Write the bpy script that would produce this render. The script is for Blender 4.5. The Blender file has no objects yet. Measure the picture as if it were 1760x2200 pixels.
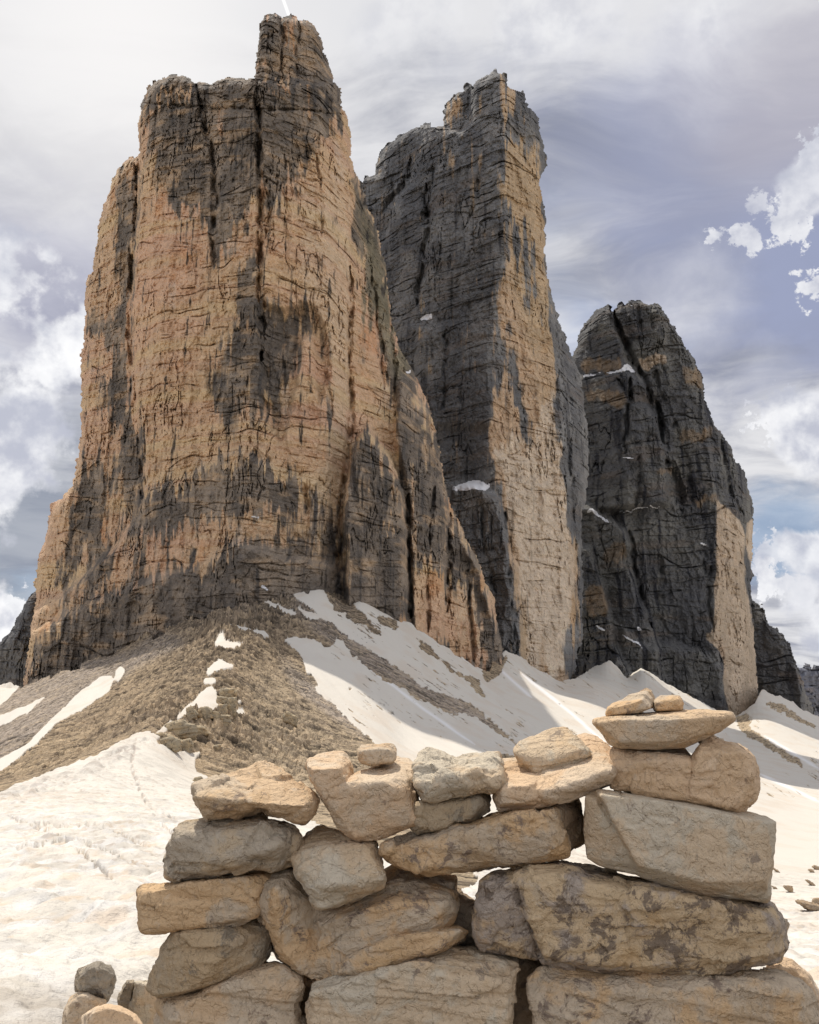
import bpy, bmesh, math
import numpy as np
from mathutils import Vector

# ------------------------------------------------------------------ camera, sky, sun, exposure
FPX, CX, CY = 1725.0, 862.5, 1078.0          # focal length and centre of the photograph in tracing units
PITCH = math.radians(10.6)
CAMZ = 1.6
SUN_EL, SUN_AZ = math.radians(60.0), math.radians(-28.0)   # azimuth measured from the view direction (+Y), left is negative
EXPOSURE = 0.44

scene = bpy.context.scene
cam_data = bpy.data.cameras.new("camera")
cam = bpy.data.objects.new("camera", cam_data)
scene.collection.objects.link(cam)
cam.location = (0, 0, CAMZ)
cam.rotation_euler = (math.pi/2 + PITCH, 0, 0)
cam_data.sensor_fit = 'HORIZONTAL'
cam_data.sensor_width = 24.0
cam_data.lens = 24.0*FPX/1725.0
cam_data.clip_start = 0.05
cam_data.clip_end = 60000
scene.camera = cam
scene.view_settings.view_transform = 'Standard'
scene.view_settings.look = 'None'
scene.view_settings.exposure = EXPOSURE
scene.view_settings.gamma = 1
scene.cycles.use_denoising = True
try: scene.cycles.denoising_prefilter = 'NONE'
except Exception: pass
scene.cycles.max_bounces = 6
scene.cycles.diffuse_bounces = 4

def ray(u, v):
    """direction through a point of the photograph, scaled so that its Y is 1"""
    rx = (np.asarray(u, float)-CX)/FPX; ry = (CY-np.asarray(v, float))/FPX
    y = math.cos(PITCH) - math.sin(PITCH)*ry
    z = math.sin(PITCH) + math.cos(PITCH)*ry
    return rx/y, z/y
def unproject(u, v, Y):
    tx, tz = ray(u, v)
    return tx*Y, Y*np.ones_like(tx), tz*Y + CAMZ
def project(x, y, z):
    z = z-CAMZ
    dy = math.cos(PITCH)*y + math.sin(PITCH)*z
    dz = -math.sin(PITCH)*y + math.cos(PITCH)*z
    return CX + FPX*x/dy, CY - FPX*dz/dy

class NB:
    """small node-building helper"""
    def __init__(s, tree):
        s.t = tree; tree.nodes.clear()
    def n(s, typ, ins=None, **props):
        nd = s.t.nodes.new(typ)
        for k, v in props.items(): setattr(nd, k, v)
        for k, v in (ins or {}).items():
            if isinstance(v, bpy.types.NodeSocket): s.t.links.new(v, nd.inputs[k])
            else: nd.inputs[k].default_value = v
        return nd
    def math(s, op, a, b=0.0, c=0.0, clamp=False):
        return s.n('ShaderNodeMath', {0: a, 1: b, 2: c}, operation=op, use_clamp=clamp).outputs[0]
    def vmath(s, op, a, b=(0, 0, 0)):
        nd = s.n('ShaderNodeVectorMath', {0: a, 1: b}, operation=op)
        return nd.outputs['Value'] if op in ('DISTANCE', 'DOT_PRODUCT', 'LENGTH') else nd.outputs[0]
    def noise(s, vec, scale, detail=4, rough=.55, dist=0.0):
        return s.n('ShaderNodeTexNoise', {'Vector': vec, 'Scale': scale, 'Detail': detail, 'Roughness': rough, 'Distortion': dist}).outputs['Fac']
    def ramp(s, x, lo, hi, a=0.0, b=1.0, smooth=True):
        return s.n('ShaderNodeMapRange', {'Value': x, 'From Min': lo, 'From Max': hi, 'To Min': a, 'To Max': b},
                   interpolation_type='SMOOTHSTEP' if smooth else 'LINEAR').outputs[0]
    def mix(s, f, a, b, mode='MIX'):
        nd = s.n('ShaderNodeMix', data_type='RGBA', blend_type=mode)
        for i, v in ((0, f), (6, a), (7, b)):
            if isinstance(v, bpy.types.NodeSocket): s.t.links.new(v, nd.inputs[i])
            else:
                nd.inputs[i].default_value = v if i == 0 else tuple(v)+((1,) if len(v) == 3 else ())
        return nd.outputs[2]

world = bpy.data.worlds.new("World"); scene.world = world; world.use_nodes = True
def build_world():
    N = NB(world.node_tree)
    d = N.n('ShaderNodeTexCoord').outputs['Generated']
    sky = N.n('ShaderNodeTexSky', sky_type='NISHITA', sun_disc=False, sun_elevation=SUN_EL, sun_rotation=SUN_AZ, altitude=2400)
    sky.air_density = 1.0; sky.dust_density = 1.5; sky.ozone_density = 1.5
    blue = N.mix(1.0, sky.outputs[0], (.085, .085, .085), 'MULTIPLY')
    sep = N.n('ShaderNodeSeparateXYZ', {0: d})
    zz = N.math('MAXIMUM', sep.outputs[2], 0.0)
    den = N.math('ADD', zz, .22)
    p = N.n('ShaderNodeCombineXYZ', {0: N.math('DIVIDE', sep.outputs[0], den), 1: N.math('DIVIDE', sep.outputs[1], den), 2: 0.0}).outputs[0]
    # high veil of stratus: streaky light and grey parts, thin gaps toward the right
    warp = N.n('ShaderNodeTexNoise', {'Vector': p, 'Scale': 1.3, 'Detail': 3}).outputs['Color']
    pw = N.vmath('ADD', p, N.n('ShaderNodeVectorMath', {0: warp, 3: .9}, operation='SCALE').outputs[0])
    st = N.n('ShaderNodeMapping', {'Vector': pw, 'Rotation': (0, 0, .5), 'Scale': (1.0, 2.3, 1)}).outputs[0]
    n1 = N.noise(st, 1.1, 8, .56)
    n2 = N.noise(pw, 3.4, 6, .6)
    veil_l = N.ramp(N.math('ADD', N.math('MULTIPLY', n1, .8), N.math('MULTIPLY', n2, .2)), .39, .60)
    grey = N.mix(veil_l, (.125, .135, .175), (.385, .385, .395))
    # grey at mid height on the left, paler on the right
    gap = N.ramp(N.noise(N.n('ShaderNodeMapping', {'Vector': pw, 'Location': (3.1, 1.7, 0)}).outputs[0], .9, 6, .55), .52, .70, 0.0, .55)
    col = N.mix(gap, grey, blue)
    def dirv(u, v):
        x, z = ray(u, v); q = Vector((float(x), 1.0, float(z))).normalized(); return tuple(q)
    # blue-grey bank low on the left, lavender-blue parts on the right
    for (u, v, r, c_, k_) in ((40, 1150, .20, (.15, .168, .205), .75), (60, 600, .13, (.20, .205, .27), .6), (1560, 420, .22, (.20, .215, .30), .5), (1700, 180, .13, (.23, .22, .25), .6), (1650, 1130, .07, (.16, .22, .31), .7), (1690, 560, .10, (.17, .195, .29), .5)):
        dd = N.math('ADD', N.math('DIVIDE', N.vmath('DISTANCE', d, dirv(u, v)), r), N.math('MULTIPLY', N.math('SUBTRACT', n2, .5), 1.6))
        col = N.mix(N.ramp(dd, 1.2, .3, 0, k_), col, c_)
    # bright patch of cloud in front of the sun
    sd = N.vmath('DISTANCE', d, dirv(255, 40))
    glow = N.math('ADD', sd, N.math('MULTIPLY', N.math('SUBTRACT', n1, .5), .35))
    col = N.mix(N.ramp(glow, .32, .04, 0, .8), col, (.48, .47, .465))
    # cumulus banks
    nz = N.noise(d, 8.0, 8, .54); nz2 = N.noise(N.n('ShaderNodeMapping', {'Vector': d, 'Location': (0, 0, .022)}).outputs[0], 8.0, 8, .54); nzs = N.noise(d, 55.0, 8, .64)
    blobs = [(50, 825, .08, 1), (135, 765, .052, 1), (100, 800, .035, 1), (-70, 850, .13, 1), (60, 900, .05, .9), (10, 890, .05, .9), (1715, 400, .055, 1), (1675, 470, .035, 1), (1570, 497, .018, .9), (1730, 330, .035, 1),
             (1506, 495, .011, .8), (1598, 428, .012, .6), (1700, 615, .026, 1), (1740, 600, .03, 1), (1650, 880, .035, .9), (1720, 880, .06, 1), (1700, 930, .05, .8), (1625, 1160, .020, .8),
             (1700, 1165, .04, .9), (1625, 1225, .030, 1), (1690, 1260, .045, 1), (1740, 1300, .07, .9), (10, 1315, .028, .9), (-40, 1340, .05, 1), (1150, 110, .075, .45), (1100, 180, .05, .35), (1480, 50, .05, .35), (860, 60, .06, .3), (1480, 640, .09, .25), (1640, 760, .06, .25)]
    m = None
    for (u, v, r, s) in blobs:
        sdv = N.n('ShaderNodeMapping', {'Vector': d, 'Location': (0, 0, 0)}).outputs[0]
        dist = N.vmath('DISTANCE', d, dirv(u, v))
        r = r*(.76 if u > 900 and r > .02 else 1.0)
        nn_ = N.math('ADD', N.math('MULTIPLY', N.math('SUBTRACT', nz, .5), 4.2 if r > .03 else 2.0), N.math('MULTIPLY', N.math('SUBTRACT', nzs, .5), .45 if r > .03 else 5.0))
        dd = N.math('ADD', N.math('DIVIDE', dist, r), nn_)
        k = N.ramp(dd, 1.06, .66, 0, s) if s > .5 else N.ramp(dd, 1.4, .3, 0, s)
        m = k if m is None else N.math('MAXIMUM', m, k)
    lit = N.ramp(N.math('SUBTRACT', nz, nz2), -.10, .06)
    shade = N.ramp(N.noise(d, 7.0, 6, .6), .35, .6)
    ccol = N.mix(N.math('MULTIPLY', lit, N.math('ADD', .45, N.math('MULTIPLY', shade, .55))), (.26, .27, .315), (.50, .50, .505))
    col = N.mix(m, col, ccol)
    back = N.ramp(N.math('MULTIPLY', sep.outputs[1], -1.0), -.15, .65, 1.0, 1.45)       # added fill: sky behind the camera brightened for stone and tower fronts
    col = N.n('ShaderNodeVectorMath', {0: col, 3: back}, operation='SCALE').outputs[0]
    # a thin contrail above the summit
    va, vb = Vector(dirv(588, -25)), Vector(dirv(607, 28)); nn_ = tuple(va.cross(vb).normalized()); md = tuple(((va+vb)/2).normalized())
    cl = N.math('MULTIPLY', N.ramp(N.math('ABSOLUTE', N.vmath('DOT_PRODUCT', d, nn_)), .0022, .0009), N.ramp(N.vmath('DISTANCE', d, md), .0165, .013))
    col = N.mix(cl, col, (.52, .52, .52))
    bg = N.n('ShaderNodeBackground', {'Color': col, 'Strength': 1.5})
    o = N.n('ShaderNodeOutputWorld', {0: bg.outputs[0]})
build_world()

sun_data = bpy.data.lights.new("sun", 'SUN')
sun_data.energy = 2.9; sun_data.angle = math.radians(.53); sun_data.color = (1.0, .93, .82)
sun = bpy.data.objects.new("sun", sun_data); scene.collection.objects.link(sun)
sdir = Vector((math.sin(SUN_AZ)*math.cos(SUN_EL), math.cos(SUN_AZ)*math.cos(SUN_EL), math.sin(SUN_EL)))
sun.rotation_euler = sdir.to_track_quat('Z', 'Y').to_euler()
sun.location = (0, 0, 50)

# ------------------------------------------------------------------ numeric noise
def hsh(ix, iy, iz, seed):
    h = (ix.astype(np.int64)*374761393 + iy.astype(np.int64)*668265263 + iz.astype(np.int64)*1442695041 + seed*974634777) & 0xffffffff
    h = ((h ^ (h >> 13))*1274126177) & 0xffffffff
    h = ((h ^ (h >> 15))*2246822519) & 0xffffffff
    return ((h ^ (h >> 16)) & 0xffffff)/16777216.0
def vn2(x, y, seed=0):
    ix = np.floor(x); iy = np.floor(y); fx = x-ix; fy = y-iy
    fx = fx*fx*fx*(fx*(fx*6-15)+10); fy = fy*fy*fy*(fy*(fy*6-15)+10)
    z = np.zeros_like(ix)
    a = hsh(ix, iy, z, seed); b = hsh(ix+1, iy, z, seed); c = hsh(ix, iy+1, z, seed); d = hsh(ix+1, iy+1, z, seed)
    return ((a+(b-a)*fx)*(1-fy) + (c+(d-c)*fx)*fy)*2-1
def fbm2(x, y, oct=4, seed=0, gain=.5, ridged=False):
    s = 0; a = 1; tot = 0
    for i in range(oct):
        n = vn2(x, y, seed+i*17)
        if ridged: n = 1-2*np.abs(n)
        s = s+n*a; tot += a; a *= gain
        x, y = x*1.62+y*1.17+7.3, y*1.62-x*1.17+3.1
    return s/tot
def fbm2a(x, y, oct=4, seed=0, gain=.5, ridged=False):
    """without rotation, keeps stretched axes"""
    s = 0; a = 1; tot = 0
    for i in range(oct):
        n = vn2(x, y, seed+i*17)
        if ridged: n = 1-2*np.abs(n)
        s = s+n*a; tot += a; a *= gain
        x, y = x*2.03+7.3, y*2.03+3.1
    return s/tot
def vn3(x, y, z, seed=0):
    ix = np.floor(x); iy = np.floor(y); iz = np.floor(z); fx = x-ix; fy = y-iy; fz = z-iz
    fx = fx*fx*(3-2*fx); fy = fy*fy*(3-2*fy); fz = fz*fz*(3-2*fz)
    r = 0
    for dx in (0, 1):
        for dy in (0, 1):
            for dz in (0, 1):
                w = (fx if dx else 1-fx)*(fy if dy else 1-fy)*(fz if dz else 1-fz)
                r = r + w*hsh(ix+dx, iy+dy, iz+dz, seed)
    return r*2-1
def fbm3(x, y, z, oct=4, seed=0, gain=.5, ridged=False):
    s = 0; a = 1; tot = 0
    for i in range(oct):
        n = vn3(x, y, z, seed+i*17)
        if ridged: n = 1-2*np.abs(n)
        s = s+n*a; tot += a; a *= gain
        x, y, z = x*1.9+y*.6+3.3, y*1.9-x*.6+z*.3+1.1, z*1.97-y*.3+5.7
    return s/tot
def cell2(x, y, seed=0, jit=.9):
    """returns (random id value, F2-F1) of the nearest cell"""
    ix = np.floor(x); iy = np.floor(y); z = np.zeros_like(ix)
    f1 = np.full(x.shape, 9.0); f2 = np.full(x.shape, 9.0); idv = np.zeros_like(x)
    for dx in (-1, 0, 1):
        for dy in (-1, 0, 1):
            cx = ix+dx; cy = iy+dy
            px = cx+.5+jit*(hsh(cx, cy, z, seed)-.5); py = cy+.5+jit*(hsh(cx, cy, z, seed+5)-.5)
            dd = np.hypot(x-px, y-py); v = hsh(cx, cy, z, seed+9)
            closer = dd < f1
            f2 = np.where(closer, f1, np.minimum(f2, dd)); idv = np.where(closer, v, idv); f1 = np.where(closer, dd, f1)
    return idv, f2-f1
def cell3(x, y, z, seed=0):
    """nearest cell in 3-D: random id and the offset vector from its centre"""
    ix = np.floor(x); iy = np.floor(y); iz = np.floor(z); f1 = np.full(x.shape, 9.0); idv = np.zeros_like(x); ov = np.zeros(x.shape+(3,))
    for dx in (-1, 0, 1):
        for dy in (-1, 0, 1):
            for dz in (-1, 0, 1):
                cx, cy, cz = ix+dx, iy+dy, iz+dz
                ax = x-cx-.1-.8*hsh(cx, cy, cz, seed); ay = y-cy-.1-.8*hsh(cx, cy, cz, seed+3); az = z-cz-.1-.8*hsh(cx, cy, cz, seed+5)
                dd = ax*ax+ay*ay+az*az; k = dd < f1
                f1 = np.where(k, dd, f1); idv = np.where(k, hsh(cx, cy, cz, seed+7), idv)
                ov[k] = np.stack([ax[k], ay[k], az[k]], 1)
    return idv, ov
def sstep(a, b, x):
    t = np.clip((x-a)/(b-a), 0, 1); return t*t*(3-2*t)

# ------------------------------------------------------------------ traced masks (tracing units), rasterised then sampled
RX0, RY0, RST = -500.0, -60.0, 2.0
RW, RH = 1400, 1240
RU, RV = np.meshgrid(RX0+np.arange(RW)*RST, RY0+np.arange(RH)*RST)
def inside(poly, U, V):
    p = np.asarray(poly, float); r = np.zeros(U.shape, bool)
    x0, y0 = p[:, 0].min(), p[:, 1].min(); x1, y1 = p[:, 0].max(), p[:, 1].max()
    sel = (U >= x0) & (U <= x1) & (V >= y0) & (V <= y1)
    u = U[sel]; v = V[sel]; c = np.zeros(u.shape, bool)
    n = len(p)
    for i in range(n):
        ax, ay = p[i]; bx, by = p[(i+1) % n]
        if ay == by: continue
        k = (ay > v) != (by > v)
        c ^= k & (u < (bx-ax)*(v-ay)/(by-ay)+ax)
    r[sel] = c
    return r
def blur(a, r):
    r = int(round(r))
    if r < 1: return a
    for _ in range(2):
        for ax in (0, 1):
            pad = [(0, 0), (0, 0)]; pad[ax] = (r+1, r)
            c = np.cumsum(np.pad(a, pad, mode='edge'), axis=ax)
            n = a.shape[ax]
            if ax == 0: a = (c[2*r+1:2*r+1+n]-c[:n])/(2*r+1)
            else: a = (c[:, 2*r+1:2*r+1+n]-c[:, :n])/(2*r+1)
    return a
def raster(polys, soft=3):
    m = np.zeros((RH, RW), bool)
    for p in polys: m |= inside(p, RU, RV)
    return blur(m.astype(np.float64), soft/RST)
def sample(img, U, V):
    x = np.clip((U-RX0)/RST, 0, RW-1.001); y = np.clip((V-RY0)/RST, 0, RH-1.001)
    ix = x.astype(int); iy = y.astype(int); fx = x-ix; fy = y-iy
    return (img[iy, ix]*(1-fx)+img[iy, ix+1]*fx)*(1-fy) + (img[iy+1, ix]*(1-fx)+img[iy+1, ix+1]*fx)*fy
def lines(segs, width):
    """soft lines: 1 on the line, 0 at width; width tapers to the ends"""
    out = np.zeros((RH, RW))
    for pts in segs:
        p = np.asarray(pts, float)
        L = np.concatenate([[0], np.cumsum(np.hypot(np.diff(p[:, 0]), np.diff(p[:, 1])))])
        sel = (RU > p[:, 0].min()-width) & (RU < p[:, 0].max()+width) & (RV > p[:, 1].min()-width) & (RV < p[:, 1].max()+width)
        u = RU[sel]; v = RV[sel]; best = np.zeros(u.shape)
        for i in range(len(p)-1):
            a, b = p[i], p[i+1]; ab = b-a
            t = np.clip(((u-a[0])*ab[0]+(v-a[1])*ab[1])/(ab@ab+1e-9), 0, 1)
            d = np.hypot(u-a[0]-t*ab[0], v-a[1]-t*ab[1])
            s = (L[i]+t*(L[i+1]-L[i]))/L[-1]
            w = width*np.clip(np.minimum(s, 1-s)*8+.25, 0, 1)
            best = np.maximum(best, np.clip(1-d/w, 0, 1))
        out[sel] = np.maximum(out[sel], best)
    return out
# close-up crops of the photograph -> tracing units
def crop(x0, y0, k):
    return lambda *pts: [tuple([.98*(x0+p[0]*k), .98*(y0+p[1]*k)]+list(p[2:])) for p in pts]
A_ = crop(200, 1500, 800/1725); B_ = crop(960, 1450, 800/1725); C_ = crop(860, 1150, 900/1725); E_ = crop(0, 1500, 450/1386)
G_ = crop(150, 0, 700/1725); H_ = crop(700, 100, 600/1617); I_ = crop(1150, 600, 610/1384); J_ = crop(100, 600, 800/1725); K_ = crop(700, 800, 600/1725)
L_ = crop(0, 1150, 900/1725); M_ = crop(300, 1400, 400/1725); N_ = crop(0, 600, 400/1437); O_ = crop(1500, 1850, 260/1602)
P_ = crop(400, 1550, 500/1725); Q_ = crop(600, 1850, 550/1725)

# ------------------------------------------------------------------ object helpers
def props(o, label=None, cat=None, group=None, kind=None):
    if label: o['label'] = label
    if cat: o['category'] = cat
    if group: o['group'] = group
    if kind: o['kind'] = kind
    return o
def mesh_from(name, V, F, col=None, mat=None, origin=(0, 0, 0), smooth=False, parent=None):
    """V (n,3) world coordinates, F (m,4) or (m,3) indices; one mesh object with its origin at `origin`"""
    V = V-np.asarray(origin, float)
    me = bpy.data.meshes.new(name)
    k = F.shape[1]
    me.vertices.add(len(V)); me.vertices.foreach_set('co', V.astype(np.float32).ravel())
    me.loops.add(F.size); me.loops.foreach_set('vertex_index', F.astype(np.int32).ravel())
    me.polygons.add(len(F)); me.polygons.foreach_set('loop_start', (np.arange(len(F))*k).astype(np.int32))
    try: me.polygons.foreach_set('loop_total', np.full(len(F), k, np.int32))
    except Exception: pass
    me.update(calc_edges=True); me.validate()
    if col is not None:
        at = me.color_attributes.new('col', 'FLOAT_COLOR', 'POINT')
        at.data.foreach_set('color', np.concatenate([col, np.ones((len(col), 1))], 1).astype(np.float32).ravel())
    me.polygons.foreach_set('use_smooth', np.full(len(me.polygons), smooth, bool))
    if mat: me.materials.append(mat)
    o = bpy.data.objects.new(name, me); scene.collection.objects.link(o)
    if parent is not None: o.parent = parent; o.location = Vector(origin)-parent.location
    else: o.location = origin
    return o
def subset(V, F, keep, col=None):
    f = F[keep]; used = np.unique(f); mp = np.zeros(len(V), np.int64); mp[used] = np.arange(len(used))
    return V[used], mp[f], (None if col is None else col[used])

def rock_material(name, scale, bump, rough=.93, var=.25):
    """colour from the surface attribute, mottled and roughened procedurally"""
    m = bpy.data.materials.new(name); m.use_nodes = True; N = NB(m.node_tree)
    c = N.n('ShaderNodeAttribute', attribute_name='col').outputs['Color']
    tc = N.n('ShaderNodeTexCoord').outputs['Object']
    n = N.noise(tc, scale, 5, .65); n2 = N.noise(tc, scale*6, 4, .6)
    f = N.math('ADD', N.math('MULTIPLY', n, var*2), N.math('MULTIPLY', n2, var))
    f = N.math('ADD', f, 1-var*1.5)
    cc = N.n('ShaderNodeVectorMath', {0: c, 3: f}, operation='SCALE').outputs[0]
    b = N.n('ShaderNodeBump', {'Strength': bump, 'Distance': 1.0/scale, 'Height': N.math('ADD', n, N.math('MULTIPLY', n2, .4))})
    p = N.n('ShaderNodeBsdfPrincipled', {'Base Color': cc, 'Roughness': rough, 'Normal': b.outputs[0]})
    p.inputs['Specular IOR Level'].default_value = .25
    N.n('ShaderNodeOutputMaterial', {0: p.outputs[0]})
    return m
MAT_CLIFF = rock_material('cliff_rock', .35, .8, var=.34)
MAT_SCREE = rock_material('scree', .9, .8, var=.4)
MAT_BOULD = rock_material('ridge_rock', 1.2, .8, var=.3)
def snow_material():
    m = bpy.data.materials.new('snow'); m.use_nodes = True; N = NB(m.node_tree)
    c = N.n('ShaderNodeAttribute', attribute_name='col').outputs['Color']
    tc = N.n('ShaderNodeTexCoord').outputs['Object']
    n = N.noise(tc, 9.0, 5, .6); n2 = N.noise(tc, .6, 4, .6)
    f = N.math('ADD', N.math('MULTIPLY', n, .07), N.math('MULTIPLY', n2, .07)); f = N.math('ADD', f, .93)
    cc = N.n('ShaderNodeVectorMath', {0: c, 3: f}, operation='SCALE').outputs[0]
    b = N.n('ShaderNodeBump', {'Strength': .7, 'Distance': .09, 'Height': n})
    p = N.n('ShaderNodeBsdfPrincipled', {'Base Color': cc, 'Roughness': .75, 'Normal': b.outputs[0]})
    p.inputs['Specular IOR Level'].default_value = .2
    N.n('ShaderNodeOutputMaterial', {0: p.outputs[0]})
    return m
MAT_SNOW = snow_material()
SNOWC = np.array([.80, .745, .675])

# ------------------------------------------------------------------ mountains
def cliff(name, label, outline, creases, regions, colour, scale, thick, step=1.45, rim=11.0, gullies=(), rough=1.0, strata=1.0, dip=0.0, snow=None, seed=1, fray=2.6, bounds=None, warpx=1.0, trim=(0, 0)):
    """a rock tower: a relief traced as outline + crease lines with their own distances, real thickness and a closed back"""
    p = np.asarray(outline, float)
    x0, x1, y0, y1 = p[:, 0].min()-6, p[:, 0].max()+6, p[:, 1].min()-6, p[:, 1].max()+6
    if bounds: x0, x1, y0, y1 = bounds
    us = np.arange(x0, x1, step); vs = np.arange(y0, y1, step)
    U, V = np.meshgrid(us, vs)
    wx = fbm2(U/22, V/22, 4, seed)*fray*1.5 + fbm2(U/5, V/5, 2, seed+3)*fray*.6 + (cell2(U/30, V/6, seed+15)[0]-.5)*fray*1.0
    wy = fbm2(U/20+40, V/20, 4, seed+8)*fray*1.5 + (cell2(U/7, V/40, seed+4)[0]-.5)*fray*2.2*sstep(-.3, .5, vn2(U/25, V/40, seed+16)) + (cell2(U/15, V/60, seed+14)[0]-.5)*fray*2.6
    M = inside(outline, U+wx, V+wy)
    Bk = blur(M.astype(float), 13/step)
    Bs = blur(M.astype(float), 5/step)
    # base distance from creases
    D = np.zeros_like(U)
    for j, v in enumerate(vs):
        xs = [np.interp(v, [q[1] for q in c], [q[0] for q in c]) for c in creases]
        ds = [np.interp(v, [q[1] for q in c], [q[2] for q in c]) for c in creases]
        k = np.argsort(xs)
        D[j] = np.interp(us, np.asarray(xs)[k], np.asarray(ds)[k])
    D = blur(D, 6/step)
    wU = U+fbm2(U/30, V/50, 4, seed+70)*8*warpx; wV = V+fbm2(U/30, V/30, 3, seed+71)*6
    for poly, off, soft in regions:
        D += off*sample(raster([poly], soft), wU, wV)
    for pts, width, depth in gullies:
        D += depth*sample(lines([pts], width), U+fbm2(U/14, V/22, 4, seed+90)*6.5, V+fbm2(U/9, V/9, 2, seed+91)*4)**.8*(.35+.65*sstep(-.35, .25, fbm2(U/10, V/26, 2, seed+92)))
    e = np.clip((Bk-.5)*2, 0, 1); D += rim*(1-e)**2.2
    X, Y, Z = unproject(U, V, D)
    s = scale       # metres: size of the finest visible blocks
    zz = Z + X*dip + fbm2(X/(40*s), Z/(60*s), 3, seed+11)*3*s
    rel = 0
    rel = rel + 6.0*s*fbm2a(X/(26*s), Z/(95*s), 4, seed+20)
    rg = fbm2a(X/(8.5*s)+.25*fbm2(X/(9*s), Z/(9*s), 2, seed+2), Z/(44*s), 3, seed+21, ridged=True)
    rel = rel - 3.2*s*rg
    idv, ed = cell2(X/(4.6*s)+.5*fbm2(X/(6*s), Z/(6*s), 2, seed+5), zz/(7.5*s), seed+30)
    rel = rel + 1.7*s*(idv-.5) + .35*s*(1-sstep(0, .10, ed))
    id2, ed2 = cell2(X/(1.9*s), zz/(2.6*s), seed+31)
    rel = rel + .55*s*(id2-.5)
    cr1 = fbm2a(X/(3.2*s)+.5*fbm2(X/(7*s), Z/(12*s), 2, seed+6), Z/(26*s), 3, seed+60); rel = rel + 3.6*s*np.maximum(0, 1-np.abs(cr1)/.05)*sstep(-.1, .4, vn2(X/(14*s), Z/(22*s), seed+61))
    # bedding: overhanging courses of uneven height
    calm = .35+.65*sstep(-.25, .35, fbm2(X/(30*s), Z/(50*s), 3, seed+43)); rel = rel*(.55+.45*calm)
    for h, a in ((26.0*s, 1.5), (8.7*s, 1.0*calm), (3.1*s, .5*calm)):
        ph = zz/h + .5*fbm2(X/(40*s), zz/(25*s), 3, seed+40)
        fr = ph-np.floor(ph)
        str_ = .1+1.25*sstep(-.25, .5, fbm2a(np.floor(ph)*7.1, X/(17*s), 2, seed+41))
        rel = rel - strata*a*s*str_*(fr**1.5-.4)*-1
    for h, a, wd, sd in ((7.3*s, 1.7, .075, 44), (3.7*s, .9, .12, 45), (14.0*s, 2.6, .045, 46)):
        ph = zz/h + .55*fbm2(X/(26*s), zz/(20*s), 3, seed+sd); fl = np.floor(ph); fr = ph-fl
        stren = sstep(-.05, .5, fbm2a(fl*5.3, X/(11*s), 3, seed+sd+10))
        rel = rel + a*s*strata*stren*sstep(0, wd*.5, fr)*(1-sstep(wd, wd*1.7, fr))
    rel = rel + .75*s*fbm2(X/(1.3*s), Z/(1.6*s), 2, seed+50) + 1.5*s*fbm2(X/(4.5*s), Z/(6*s), 4, seed+51, ridged=True)
    D2 = D + rough*rel*sstep(.35, .8, Bs)
    X, Y, Z = unproject(U, V, D2)
    C = colour(U, V, X, Z, zz, s, dict(cell=idv, edge=ed, rib=rg, cell2=id2))
    idx = np.full(M.shape, -1, np.int64); n = M.sum(); idx[M] = np.arange(n)
    P = np.stack([X[M], Y[M], Z[M]], 1); Cv = C[M]
    q = M[:-1, :-1] & M[1:, :-1] & M[:-1, 1:] & M[1:, 1:]
    a, b, c, d = idx[:-1, :-1][q], idx[1:, :-1][q], idx[1:, 1:][q], idx[:-1, 1:][q]
    F = np.stack([a, b, c, d], 1)
    # boundary edges -> two rings drawn back and inward, then a closing fan
    E = np.concatenate([F[:, [0, 1]], F[:, [1, 2]], F[:, [2, 3]], F[:, [3, 0]]])
    key = E[:, 0]*n+E[:, 1]; rev = E[:, 1]*n+E[:, 0]
    be = E[~np.isin(key, rev)]
    gy, gx = np.gradient(Bk, step); g = np.hypot(gx, gy)+1e-6
    NU, NV = (gx/g)[M], (gy/g)[M]; UU, VV, DD = U[M], V[M], D2[M]
    bv = np.unique(be); mp = np.zeros(n, np.int64); mp[bv] = np.arange(len(bv)); nb = len(bv)
    rings = []
    for t, sh in ((.25, 3), (.6, 12), (1.0, 40)):
        r = np.stack(unproject(UU[bv]+NU[bv]*sh, VV[bv]+NV[bv]*sh*.6, DD[bv]+thick*t), 1)
        r += np.stack([fbm2(r[:, 0]/9, r[:, 2]/9, 2, 77), 0*r[:, 0], fbm2(r[:, 0]/9, r[:, 2]/9, 2, 78)], 1)*thick*.02
        rings.append(r)
    cen = np.stack(unproject(np.array([UU.mean()]), np.array([VV.mean()]), np.array([DD.mean()+thick*1.1])), 1)
    allV = np.concatenate([P]+rings+[cen]); allC = np.concatenate([Cv]+[Cv[bv]]*3+[Cv.mean(0, keepdims=True)])
    Fs = [F]
    prev0, prev1 = be[:, 0], be[:, 1]
    for k in range(3):
        o0, o1 = n+k*nb+mp[be[:, 0]], n+k*nb+mp[be[:, 1]]
        Fs.append(np.stack([prev1, prev0, o0, o1], 1)); prev0, prev1 = o0, o1
    Fq = np.concatenate(Fs)
    ci = n+3*nb
    tri = np.stack([prev1, prev0, np.full(len(be), ci), prev1], 1)
    origin = (float(X[M].mean()), float(DD.mean()), float(Z[M].min()))
    if snow is not None:
        sm = sample(raster(snow, 1.5), U+wx*.6, V+wy*.5)[M] > .5
        fs = sm[F].sum(1) >= 3
        keep = np.ones(len(Fq), bool); keep[:len(F)] = ~fs
        Vs, Fsn, _ = subset(allV, F, fs)
    else: keep = np.ones(len(Fq), bool)
    a_, b_, c_ = subset(allV, Fq, keep, allC)
    # the closing fan is added as triangles through degenerate-free list
    o = mesh_from(name, a_, b_, c_, MAT_CLIFF, origin)
    bm = bmesh.new(); bm.from_mesh(o.data)
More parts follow.
